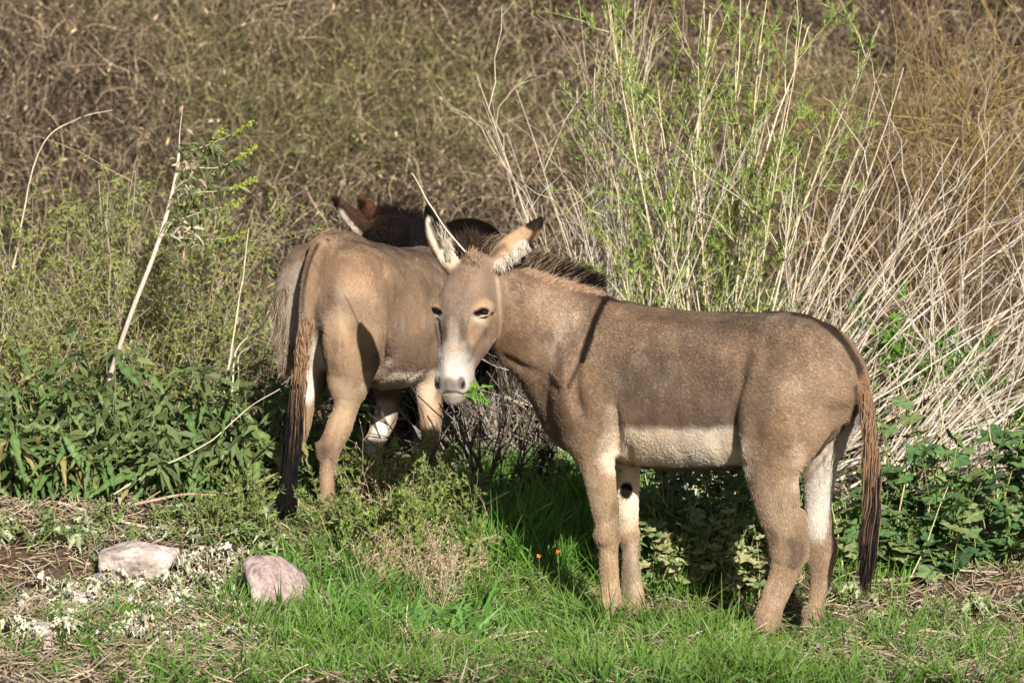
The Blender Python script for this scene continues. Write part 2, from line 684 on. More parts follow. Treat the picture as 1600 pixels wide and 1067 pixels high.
# ---------------------------------------------------------------- front donkey, head turned to the viewer
def front_donkey():
    F = np.array((-0.88, 0.47, 0))
    Rt = np.array((0.47, 0.88, 0))
    base = P(1090, 1000, 12.0)
    base[2] = float(H(base[0], 12.0))
    root = thing('donkey', 'grey brown donkey standing side on with white muzzle and its face turned to the viewer',
                 'donkey', tuple(base), 'donkeys browsing on the bank')
    Yf = lambda px: 12 + 0.53 * (1100 - px) / 470
    ch = []
    torso = [(1280, 524, 620, .12), (1255, 502, 695, .175), (1205, 489, 720, .21), (1130, 489, 734, .235), (1060, 486, 734, .245),
             (1000, 478, 726, .225), (950, 470, 712, .185), (915, 480, 700, .15)]
    ch.append(Chain(bodypts(torso, Yf), Rt, k=.05, col=C_TAUPE, sub=3))
    # croup and hip
    ch.append(Chain([(1215, 530, 11.80, .09, .08), (1265, 545, 11.74, .10, .10), (1290, 590, 11.72, .10, .12), (1276, 615, 11.74, .09, .10)], Rt, k=.05, col=C_TAUPE))
    ch.append(Chain([(1265, 545, 12.0, .09, .09), (1304, 590, 11.90, .09, .11), (1300, 640, 11.93, .085, .11)], Rt, k=.05, col=C_TAUPE))
    # shoulder and breast
    ch.append(Chain([(945, 500, 12.08, .05, .08), (925, 560, 12.03, .08, .13), (918, 620, 12.02, .09, .13), (925, 670, 12.03, .085, .11)], Rt, k=.045, col=C_TAN))
    ch.append(Chain([(880, 600, 12.22, .13, .10), (896, 655, 12.20, .14, .085)], Rt, k=.05, col=C_TAUPE))
    # neck
    ch.append(Chain([(945, 578, 12.17, .115, .225), (890, 548, 12.16, .105, .195), (845, 520, 12.14, .095, .168),
                     (805, 490, 12.12, .088, .145), (768, 462, 12.09, .078, .115)], Rt, k=.05, col=C_TAN))
    # crest ridge
    ch.append(Chain([(935, 482, 12.18, .035, .045), (890, 463, 12.17, .035, .045), (840, 444, 12.15, .032, .045), (790, 428, 12.12, .03, .045)], Rt, k=.05, col=C_TAN))
    # near hind leg
    ch.append(Chain([(1243, 560, 11.78, .10, .13), (1232, 640, 11.75, .105, .155), (1212, 700, 11.735, .085, .12), (1205, 740, 11.73, .065, .092),
                     (1214, 788, 11.73, .052, .080), (1224, 835, 11.74, .042, .066), (1229, 866, 11.75, .040, .063), (1222, 905, 11.75, .033, .053),
                     (1208, 940, 11.74, .032, .046), (1199, 963, 11.73, .036, .046), (1192, 986, 11.72, .034, .04)], Rt, k=.035, col=C_LEG, cap=.4))
    ch.append(Chain([(1243, 800, 11.74, .02, .03), (1250, 850, 11.76, .022, .028), (1250, 872, 11.76, .026, .026)], Rt, k=.03, col=C_LEG, cap=.4))
    # far hind leg
    ch.append(Chain([(1295, 580, 11.97, .085, .11), (1288, 645, 11.97, .085, .11), (1276, 700, 11.97, .07, .092), (1279, 741, 11.96, .052, .064),
                     (1278, 788, 11.96, .043, .052), (1281, 835, 11.96, .040, .050), (1284, 860, 11.96, .040, .052), (1281, 905, 11.95, .031, .041),
                     (1276, 940, 11.94, .029, .032), (1272, 958, 11.93, .034, .038), (1267, 980, 11.92, .032, .036)], Rt, k=.03, col=C_LEG, cap=.4))
    # near fore leg
    ch.append(Chain([(935, 640, 12.04, .075, .10), (926, 685, 12.03, .066, .084), (929, 715, 12.03, .056, .068), (941, 769, 12.03, .046, .051),
                     (946, 815, 12.03, .041, .045), (947, 838, 12.03, .042, .046), (950, 862, 12.03, .035, .037), (953, 904, 12.03, .033, .036), (954, 930, 12.03, .036, .040),
                     (953, 945, 12.03, .038, .044), (950, 960, 12.02, .031, .036), (947, 978, 12.01, .031, .035)], Rt, k=.03, col=C_LEG, cap=.4))
    # far fore leg
    ch.append(Chain([(985, 680, 12.22, .07, .085), (982, 720, 12.22, .052, .050), (981, 769, 12.22, .042, .041), (981, 815, 12.22, .038, .038), (982, 836, 12.22, .039, .039),
                     (985, 862, 12.22, .032, .034), (986, 904, 12.22, .033, .036), (988, 930, 12.22, .037, .041), (987, 946, 12.21, .038, .044), (984, 961, 12.2, .030, .035), (982, 976, 12.20, .031, .035)],
                    Rt, k=.02, col=C_LEG, cap=.4))
    # head, turned towards the viewer
    D = np.array((-0.34, -0.94, 0.0))
    Lh = np.array((0.94, -0.34, 0.0))
    HR = [(746, 412, 12.04, .058, .075), (739, 440, 12.035, .078, .095), (733, 470, 12.03, .094, .108), (730, 495, 12.025, .094, .112),
          (727, 520, 12.02, .078, .112), (722, 545, 12.00, .062, .098), (716, 568, 11.985, .055, .076), (713, 590, 11.975, .060, .064),
          (712, 607, 11.97, .056, .056), (712, 618, 11.965, .040, .040)]
    ch.append(Chain(HR, Lh, k=.03, col=C_TAUPE, cap=0.6))

    def HP(py, lat, dep):
        """point in the head: at the height of row py, lat metres towards the right, dep metres out of the face"""
        i = [r[1] for r in HR]
        t = np.interp(py, i, range(len(HR)))
        j = min(int(t), len(HR) - 2)
        f = t - j
        c = P(*HR[j][:3]) * (1 - f) + P(*HR[j + 1][:3]) * f
        c = c + Lh * lat + D * dep
        return c

    def raw(rows, L, **kw):
        c = Chain([(800, 500, 12, .1, .1)] * 3, L, **kw)
        r = [list(q[0]) + [q[1], q[2]] for q in rows]
        c.r = catmull(r, kw.get('sub', 4))
        return c
    # forehead plane and nose bridge
    ch.append(raw([(HP(430, 0, .062), .05, .035), (HP(470, 0, .075), .062, .035), (HP(500, 0, .080), .048, .034), (HP(540, 0, .074), .036, .03),
                   (HP(570, 0, .058), .033, .028), (HP(590, 0, .04), .036, .03)], Lh, k=.03, col=C_TAUPE))
    for s in (-1, 1):
        # brow, cheek bone, jaw
        ch.append(raw([(HP(466, .055 * s, .074), .020, .018), (HP(474, .083 * s, .060), .021, .020), (HP(480, .098 * s, .038), .016, .018)], Lh, k=.022, col=C_TAUPE))
        ch.append(raw([(HP(508, .078 * s, .045), .016, .02), (HP(530, .060 * s, .055), .012, .02), (HP(555, .046 * s, .05), .01, .015)], Lh, k=.02, col=C_TAUPE))
        ch.append(raw([(HP(495, .072 * s, -.03), .02, .05), (HP(520, .064 * s, -.045), .02, .05), (HP(540, .05 * s, -.04), .02, .035)], Lh, k=.03, col=C_TAUPE))
    # lower lip and chin
    ch.append(raw([(HP(607, 0, .015), .032, .032), (HP(616, 0, .010) + np.array((0, 0, -.010)), .026, .024)], Lh, k=.02, col=C_SKINGREY))
    # nostril wings
    for s in (-1, 1):
        ch.append(raw([(HP(588, .038 * s, .036), .018, .022), (HP(600, .043 * s, .034), .017, .022), (HP(607, .038 * s, .032), .014, .018)], Lh, k=.018, col=C_WHITE))
        ch.append(raw([(HP(592, .040 * s, .062), .007, .010), (HP(600, .047 * s, .058), .0085, .012), (HP(605, .045 * s, .054), .006, .010)], Lh, k=.008, cut=True))
        # eye socket
        e = HP(486, .081 * s, .062)
        ch.append(raw([(e + D * .012, .019, .016), (e + D * .016 + Lh * .004 * s, .019, .016)], Lh, k=.014, cut=True))
        # lids
        o = Lh * s
        ch.append(raw([(e - o * .022 + D * .010 + np.array((0, 0, -.004)), .006, .007), (e - o * .006 + D * .021 + np.array((0, 0, .009)), .008, .008),
                       (e + o * .012 + D * .010 + np.array((0, 0, .011)), .008, .008), (e + o * .021 - D * .008 + np.array((0, 0, .003)), .006, .007)], Lh, k=.008, col=C_TAUPE))
        ch.append(raw([(e - o * .022 + D * .010 + np.array((0, 0, -.006)), .005, .006), (e - o * .004 + D * .017 + np.array((0, 0, -.014)), .006, .006),
                       (e + o * .016 + D * .001 + np.array((0, 0, -.009)), .005, .006)], Lh, k=.008, col=C_CREAM))
    # mouth line
    ch.append(raw([(HP(612, -.045, .02), .004, .004), (HP(613, -.02, .045), .004, .004), (HP(613, .02, .045), .004, .004), (HP(612, .045, .02), .004, .004)], Lh, k=.006, cut=True))
    # ears: cupped leaf shapes with a carved hollow
    ch.append(Chain([(712, 420, 12.04, .030, .026), (704, 402, 12.035, .040, .024), (692, 380, 12.03, .042, .022), (679, 355, 12.02, .034, .018), (670, 335, 12.01, .019, .012), (667, 324, 12.005, .009, .008)],
                    (1, 0.15, 0), k=.012, col=C_TAN))
    ch.append(Chain([(701, 402, 12.003, .017, .014), (692, 384, 12.0, .027, .019), (681, 360, 11.998, .024, .018), (672, 340, 11.998, .011, .010)], (1, 0.15, 0), k=.008, cut=True))
    ch.append(Chain([(766, 416, 12.03, .030, .028), (782, 402, 12.03, .026, .036), (802, 386, 12.03, .024, .040), (822, 368, 12.03, .020, .033), (838, 352, 12.03, .013, .020), (847, 343, 12.03, .008, .010)],
                    (0.2, 1, 0.1), k=.012, col=C_WARM))
    ch.append(Chain([(782, 413, 12.00, .014, .012), (804, 399, 11.995, .018, .018), (824, 379, 11.995, .015, .014), (836, 362, 11.998, .008, .008)], (0.2, 1, 0.1), k=.008, cut=True))
    # folds, tendons and muscle edges laid on the surface
    cut = lambda rows, k=.02: ch.append(Chain(rows, Rt, k=k, cut=True))
    add = lambda rows, k=.03: ch.append(Chain(rows, Rt, k=k, col=None))
    cut([(1166, 590, .007, .007), (1156, 620, .012, .012), (1150, 650, .016, .016), (1150, 700, .016, .016)], .03)
    add([(1185, 560, .012, .012), (1172, 610, .016, .016), (1168, 660, .018, .018), (1172, 710, .012, .012)], .04)
    cut([(962, 640, .008, .008), (965, 675, .012, .012), (963, 705, .012, .012)], .025)
    cut([(1318, 664, .010, .010), (1300, 692, .014, .014), (1262, 738, .016, .016)], .015)
    cut([(790, 560, .008, .010), (830, 580, .011, .012), (868, 606, .009, .010)], .03)
    cut([(903, 560, .006, .006), (896, 600, .009, .009), (905, 640, .008, .008)], .04)
    cut([(1240, 720, .006, .006), (1238, 770, .009, .009), (1238, 830, .010, .010)], .02)
    cut([(1214, 880, .004, .004), (1203, 930, .005, .005)], .015)
    cut([(958, 865, .003, .004), (961, 915, .0045, .005)], .012)
    cut([(985, 700, .006, .006), (995, 760, .006, .006)], .02)
    add([(1242, 842, .010, .010), (1248, 862, .013, .013), (1240, 880, .010, .010)], .02)
    add([(945, 828, .010, .012), (945, 842, .010, .012)], .025)
    # tail dock
    ch.append(Chain([(1312, 535, 11.745, .028, .028), (1334, 562, 11.715, .026, .026), (1347, 600, 11.695, .024, .024), (1356, 650, 11.69, .020, .020),
                     (1364, 710, 11.69, .014, .014), (1365, 760, 11.69, .009, .009)], Rt, k=.018, col=C_TAN))

    n = np.array
    pts = [
        # barrel
        ('blob', (1180, 520, 11.85, .16, .25, .05), 1.0, .6, (0.18, 0.125, 0.085), .6),
        ('blob', (1240, 560, 11.70, .20, .25, .16), 1.0, .5, (0.30, 0.205, 0.14), .7),
        ('blob', (1270, 640, 11.65, .14, .25, .14), 1.0, .5, (0.44, 0.315, 0.21), .75),
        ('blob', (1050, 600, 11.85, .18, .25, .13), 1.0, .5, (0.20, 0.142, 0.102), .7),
        ('blob', (1020, 520, 11.95, .14, .25, .07), 1.0, .6, (0.32, 0.21, 0.135), .6),
        ('blob', (1165, 640, 11.75, .045, .25, .12), 1.0, .5, (0.20, 0.14, 0.10), .6),
        ('blob', (940, 640, 11.95, .12, .20, .10), 1.0, .6, (0.27, 0.19, 0.13), .7),
        # neck tones
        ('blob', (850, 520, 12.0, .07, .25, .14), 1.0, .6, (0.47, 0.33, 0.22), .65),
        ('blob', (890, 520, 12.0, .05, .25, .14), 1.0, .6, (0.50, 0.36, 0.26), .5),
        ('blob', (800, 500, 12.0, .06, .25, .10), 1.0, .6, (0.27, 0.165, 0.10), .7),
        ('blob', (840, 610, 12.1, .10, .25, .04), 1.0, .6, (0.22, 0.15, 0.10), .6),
        # legs
        ('line', [(935, 715, 12.0), (941, 800, 12.0)], .09, .05, (0.47, 0.345, 0.225), .7),
        ('line', [(947, 830, 12.0), (952, 860, 12.0)], .06, .04, (0.36, 0.25, 0.155), .6),
        ('line', [(955, 880, 12.0), (955, 925, 12.0)], .06, .04, (0.55, 0.41, 0.26), .6),
        ('blob', (960, 940, 12.0, .02, .05, .04), 1, .6, (0.25, 0.20, 0.16), .5),
        ('line', [(982, 728, 12.2), (980, 805, 12.2)], .055, .025, C_CREAM, .95),
        ('line', [(981, 830, 12.2), (985, 850, 12.2)], .05, .03, (0.42, 0.29, 0.18), .6),
        ('line', [(975, 850, 12.18), (979, 930, 12.18)], .018, .012, (0.15, 0.11, 0.08), .7),
        ('line', [(994, 850, 12.2), (996, 920, 12.2)], .022, .02, (0.62, 0.50, 0.36), .6),
        ('blob', (979, 766, 12.175, .0215, .06, .030), 1.0, .10, (0.012, 0.011, 0.011), 1.0),
        ('blob', (968, 735, 12.175, .012, .03, .004), 1.0, .3, (0.05, 0.04, 0.04), .8),
        ('blob', (1202, 720, 11.68, .08, .1, .12), 1.0, .5, (0.30, 0.21, 0.14), .6),
        ('line', [(1210, 790, 11.68), (1212, 830, 11.68)], .08, .05, (0.46, 0.33, 0.22), .6),
        ('blob', (1245, 850, 11.70, .04, .08, .05), 1.0, .5, (0.25, 0.17, 0.115), .7),
        ('line', [(1216, 900, 11.7), (1200, 940, 11.7)], .055, .04, (0.50, 0.36, 0.24), .6),
        # belly: cream under side
        ('line', [(968, 700, 12.02), (1000, 702, 11.93), (1060, 706, 11.85), (1130, 708, 11.78), (1150, 706, 11.78)], .094, .020, C_CREAM, .95),
        ('line', [(962, 688, 12.0), (975, 722, 12.0)], .035, .02, C_CREAM, .8),
        # inner far thigh
        ('surf', [(1322, 684), (1312, 700), (1298, 722), (1283, 760), (1276, 800), (1274, 822)], .052, .022, (0.74, 0.70, 0.63), .9),
        ('surf', [(1300, 810), (1304, 850)], .026, .02, (0.30, 0.2, 0.13), .8),
        ('surf', [(1332, 655), (1324, 675), (1310, 698)], .024, .02, (0.33, 0.31, 0.29), .7),
        ('surf', [(1338, 606), (1336, 630)], .012, .008, (0.035, 0.03, 0.03), .9),
        ('line', [(1252, 735, 11.72), (1255, 700, 11.72)], .03, .02, (0.70, 0.58, 0.45), .6),
        # dorsal stripe, shoulder cross, painted stifle shade, lighter and darker streaks
        ('line', [(925, 462, 12.19), (1000, 474, 12.11), (1120, 486, 11.98), (1240, 488, 11.845), (1290, 508, 11.79), (1325, 545, 11.74), (1345, 590, 11.69)], .014, .006, (0.05, 0.033, 0.024), .85),
        ('side', [(946, 466, 12.05), (931, 497, 12.02), (919, 530, 11.99), (909, 562, 11.98)], .0115, .004, (0.010, 0.007, 0.005), .95),
        ('side', [(911, 556, 11.99), (898, 582, 11.98), (888, 603, 12.0)], .008, .005, (0.03, 0.02, 0.016), .75),
        ('surf', [(1172, 570), (1158, 610), (1151, 650), (1150, 690)], .026, .024, (0.14, 0.096, 0.066), .5),  # shade along the stifle fold, painted into the coat
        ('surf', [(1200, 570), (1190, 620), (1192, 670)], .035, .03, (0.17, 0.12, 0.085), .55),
        ('surf', [(1240, 515), (1290, 560)], .05, .04, (0.36, 0.25, 0.17), .5),
        ('surf', [(1000, 500), (1060, 500), (1130, 505), (1180, 520)], .018, .014, (0.15, 0.10, 0.07), .5),
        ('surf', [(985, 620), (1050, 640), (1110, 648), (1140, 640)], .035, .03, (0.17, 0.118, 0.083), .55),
        ('surf', [(1100, 530), (1150, 560), (1160, 610)], .03, .03, (0.31, 0.215, 0.15), .5),
        ('surf', [(1245, 700), (1250, 735), (1242, 760)], .022, .016, (0.62, 0.50, 0.38), .7),
        ('surf', [(1238, 845), (1250, 862), (1243, 880)], .02, .012, (0.16, 0.11, 0.08), .6),
        ('surf', [(880, 500), (868, 540), (862, 580)], .02, .018, (0.58, 0.44, 0.33), .6),
        ('surf', [(900, 490), (888, 530)], .012, .010, (0.56, 0.42, 0.31), .6),
        ('surf', [(800, 560), (840, 600), (870, 640)], .03, .025, (0.17, 0.115, 0.08), .6),
        ('surf', [(920, 760), (935, 765)], .010, .008, (0.20, 0.145, 0.11), .5),
        ('surf', [(948, 690), (958, 670), (956, 640)], .025, .018, (0.60, 0.47, 0.34), .6),
        ('surf', [(900, 690), (905, 740)], .02, .018, (0.28, 0.2, 0.14), .6),
        ('side', [(1235, 486, 11.85), (1262, 490, 11.82), (1290, 506, 11.79), (1318, 534, 11.75), (1338, 566, 11.71), (1350, 605, 11.69)], .013, .005, (0.03, 0.02, 0.015),   .9),
        ('side', [(935, 463, 12.1), (1000, 472, 12.1), (1120, 484, 11.98), (1235, 486, 11.85)], .008, .005, (0.04, 0.026, 0.02), .8),
        # tail
        ('line', [(1347, 600, 11.69), (1364, 710, 11.69), (1365, 780, 11.69)], .04, .01, (0.33, 0.19, 0.10), .6),
    ]
    hp = lambda *a: None

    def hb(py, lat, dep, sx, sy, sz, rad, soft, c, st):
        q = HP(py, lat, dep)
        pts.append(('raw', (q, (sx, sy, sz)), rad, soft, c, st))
    hb(440, 0, .09, .07, .06, .06, 1, .6, (0.34, 0.23, 0.155), .7)
    hb(470, 0, .11, .06, .06, .05, 1, .5, (0.27, 0.20, 0.15), .7)
    for s in (-1, 1):
        hb(482, .080 * s, .075, .036, .04, .032, 1, .4, (0.55, 0.36, 0.22), .75)
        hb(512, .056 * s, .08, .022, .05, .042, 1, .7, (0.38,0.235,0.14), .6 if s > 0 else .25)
        hb(512, .028 * s, .11, .013, .05, .04, 1, .5, (0.12, 0.09, 0.075), .6)
        hb(496, .074 * s, .08, .024, .03, .014, 1, .5, (0.66,0.58,0.48), .85)
        hb(488, .068 * s, .09, .015, .035, .0105, 1, .3, (0.006, 0.004, 0.004), 1)
        hb(484, .084 * s, .08, .019, .035, .0125, 1, .3, (0.012, 0.009, 0.008), 1)
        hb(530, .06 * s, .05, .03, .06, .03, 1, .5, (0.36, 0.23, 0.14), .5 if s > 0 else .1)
    hb(518, 0, .12, .017, .05, .05, 1, .5, (0.50, 0.43, 0.36), .7)
    hb(581, 0, .06, .074, .09, .098, 1, .28, (0.60, 0.555, 0.50), .97)
    hb(585, .02, .09, .03, .05, .07, 1, .8, (0.74, 0.70, 0.65), .7)
    hb(542, 0, .11, .032, .05, .02, 1, .4, (0.62, 0.46, 0.32), .6)
    hb(606, 0, .065, .034, .05, .034, 1, .5, (0.28, 0.24, 0.215), .85)
    hb(598, .043, .06, .013, .05, .022, 1, .3, (0.16, 0.13, 0.12), .85)
    hb(598, -.043, .06, .013, .05, .022, 1, .3, (0.16, 0.13, 0.12), .85)
    hb(600, .046, .055, .008, .03, .014, 1, .2, (0.02, 0.015, 0.015), .95)
    hb(600, -.046, .055, .008, .03, .014, 1, .2, (0.02, 0.015, 0.015), .95)
    hb(620, 0, .01, .05, .06, .016, 1, .3, (0.42, 0.36, 0.29), .8)
    hb(500, .095, -.03, .03, .06, .06, 1, .5, (0.27, 0.18, 0.115), .6)
    pts += [
        ('surf', [(774, 424), (779, 450), (781, 490), (780, 515), (777, 540)], .007, .006, (0.52, 0.41, 0.31), .6),
        # left ear (seen from inside) and right ear (seen from outside)
        ('line', [(701, 405, 12.0), (692, 384, 12.0), (681, 360, 12.0), (673, 344, 12.0)], .036, .006, (0.80, 0.72, 0.60), .95),
        ('surf', [(688, 386), (681, 368), (675, 350)], .009, .006, (0.05, 0.035, 0.03), .85),
        ('surf', [(668, 384), (662, 364), (661, 346), (667, 332), (676, 335), (685, 350), (692, 366)], .0075, .004, C_DARK, .9),
        ('line', [(659, 362, 12.01), (657, 343, 12.01), (666, 325, 12.0), (680, 336, 12.01), (692, 358, 12.02), (697, 368, 12.02)], .015, .005, C_DARK, .95),
        ('blob', (668, 327, 12.0, .03, .05, .020), 1, .2, C_DARK, .97),
        ('blob', (706, 412, 12.0, .03, .05, .028), 1, .4, (0.58, 0.38, 0.22), .6),
        ('line', [(790, 384, 12.0), (812, 368, 12.0), (830, 352, 12.0)], .03, .012, (0.62, 0.40, 0.23), .85),
        ('line', [(834, 347, 12.02), (856, 338, 12.02)], .033, .006, C_DARK, .97),
        ('line', [(782, 418, 12.0), (804, 402, 12.0), (818, 386, 12.0)], .022, .01, (0.80, 0.72, 0.62), .9),
        ('surf', [(826, 378), (834, 366), (838, 352)], .008, .005, (0.04, 0.03, 0.02), .9),
        ('surf', [(768, 398), (778, 390), (788, 386)], .010, .008, (0.06, 0.045, 0.04), .7),
    ]
    headc = P(730, 500, 12.0)

    def flow(V):
        d = np.tile(-F * 0.9 + np.array((0, 0, -0.45)), (len(V), 1))
        leg = smooth01(-V[:, 2], -.62, -.45)[:, None]
        d = d * (1 - leg) + np.array((0.05, -.05, -1.0)) * leg
        dh = np.linalg.norm((V - headc) / np.array((.16, .25, .30)), axis=1)
        wh = (1 - smooth01(dh, .8, 1.1))[:, None]
        rad = V - (headc + np.array((0, 0, .03)))
        d = d * (1 - wh) + (np.array((0, 0, 0.75)) + 1.2 * rad / .15 * np.array((1, 0, .3))) * wh
        ear = smooth01(V[:, 2], P(730, 400, 12)[2], P(730, 392, 12)[2])[:, None] * (V[:, 0] < P(862, 400, 12)[0])[:, None]
        d = d * (1 - ear) + np.array((0, -.2, 1.0)) * ear
        return d
    ztop = P(730, 392, 12)[2]

    def flen(q):
        dh = np.linalg.norm((q - headc) / np.array((.16, .25, .30)), axis=1)
        f = 0.0090 - 0.0045 * (1 - smooth01(dh, .8, 1.1))
        mz = 1 - smooth01(q[:, 2], P(720, 590, 12)[2], P(720, 560, 12)[2])
        f = f - .002 * mz * (dh < 1)
        return np.where((q[:, 2] > ztop) & (q[:, 0] < P(862, 400, 12)[0]), .007, f)
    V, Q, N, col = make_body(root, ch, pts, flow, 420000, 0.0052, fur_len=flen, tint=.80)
    # eyes under the lids
    for s in (-1, 1):
        e = HP(486, .079 * s, .060)
        eyeball(root, e + np.array((0, 0, -.001)), .0195)
    # hooves
    for (px, py, Y, bx, by, bY) in ((948, 975, 12.01, 944, 1004, 11.99), (983, 975, 12.20, 978, 996, 12.18), (1192, 986, 11.72, 1186, 1014, 11.70), (1267, 980, 11.92, 1262, 1006, 11.90)):
        b = P(bx, by, bY)
        b[2] = float(H(b[0], b[1])) - .004
        t = P(px, py + 6, Y)
        hoof(root, b, t, F, .040)
    # mane, forelock, ear fringes, tail
    crest = [P(925, 456, 12.19), P(890, 448, 12.17), (P(850, 436, 12.15)), P(810, 425, 12.13), P(775, 408, 12.09), P(748, 398, 12.05)]
    S, t = strands(crest, 4200, lambda q: .065 + .03 * np.sin(q * 3), (0.45, 0.05, 0.9), .22, bend=(.25, 0, -.2), clump=.022, root_r=.011)
    cc = np.where(RNG.random(len(t))[:, None] < (0.5 + 0.45 * smooth01(-t, -.5, -.1))[:, None], (0.006, 0.0045, 0.004), (0.22, 0.155, 0.105))
    hair_np('mane', S, np.array([1, 1, .9, .6, .2]) * .0009, M_LONGHAIR, root, cc * (0.7 + .6 * RNG.random((len(t), 1))))
    crest2 = [P(932, 470, 12.165), P(890, 459, 12.14), P(850, 446, 12.115), P(810, 434, 12.09)]
    S, t = strands(crest2, 2600, .038, (0.5, -0.1, 0.75), .2, bend=(.25, 0, -.25), clump=.02, root_r=.009)
    hair_np('mane', S, np.array([1, 1, .9, .6, .2]) * .0008, M_LONGHAIR, root, np.array((0.42, 0.29, 0.19)) * (0.7 + .6 * RNG.random((len(t), 1))))
    fl = [P(728, 400, 12.0), P(740, 398, 12.03), P(756, 402, 12.05)]
    S, t = strands(fl, 700, .085, (-.05, .1, 1), .26, bend=(-.1, -.1, -.15), clump=.02, root_r=.012)
    hair_np('forelock', S, np.array([1, 1, .9, .6, .2]) * .0008, M_LONGHAIR, root, np.array((0.04, 0.026, 0.018)) * (0.4 + 1.4 * RNG.random((len(t), 1))))
    S, t = strands([P(735, 402, 11.99), P(742, 412, 11.96)], 420, .03, (0, -.4, .8), .5, bend=(0, 0, -.2), clump=.02, root_r=.014)
    hair_np('forelock', S, np.array([1, 1, .9, .6, .2]) * .0007, M_LONGHAIR, root, np.array((0.42, 0.30, 0.2)) * (0.6 + .7 * RNG.random((len(t), 1))))
    for line, d, n, c, ln in (
            ([P(704, 408, 12.0), P(698, 385, 11.995), P(688, 356, 11.99)], (-.3, -.3, 1.0), 200, (0.62, 0.54, 0.44), .022),
            ([P(776, 415, 11.99), P(800, 398, 11.985), P(822, 378, 11.985)], (.25, -.15, -.95), 420, (0.66, 0.59, 0.50), .034),
            ([P(812, 390, 12.005), P(828, 376, 12.005)], (.5, -.1, -.7), 150, (0.05, 0.035, 0.03), .036)):
        S, t = strands(line, n, ln, d, .3, bend=(0, 0, .1), clump=.015, root_r=.006)
        hair_np('ear_fringe', S, np.array([1, .9, .8, .5, .2]) * .0007, M_FUR, root, np.array(c) * (0.7 + .5 * RNG.random((len(t), 1))))
    tl = [P(1348, 605, 11.685), P(1357, 665, 11.68), P(1365, 730, 11.68), P(1364, 800, 11.68)]
    S, t = strands(tl, 5200, lambda q: .025 + .20 * smooth01(q, .25, .75), lambda q: np.stack([.05 - .12 * q, 0 * q, -1 + 0 * q], 1), .045, k=6, bend=(-.06, 0, -.1), clump=.022, root_r=.0085)
    S = S + np.stack([.006 * vn(S[:, :, :].reshape(-1, 3), .05, 65), 0 * S[:, :, 0].ravel(), 0 * S[:, :, 0].ravel()], 1).reshape(S.shape)
    dk = smooth01(t + RNG.normal(0, .12, len(t)), .40, .85)[:, None]
    hair_np('tail_hair', S, np.array([1, 1, 1, .9, .7, .3]) * .0011, M_LONGHAIR, root,
            (np.array((0.27, 0.165, 0.10)) * (1 - dk) + np.array((0.014, 0.010, 0.010)) * dk) * (0.6 + .7 * RNG.random((len(t), 1))))
    return root


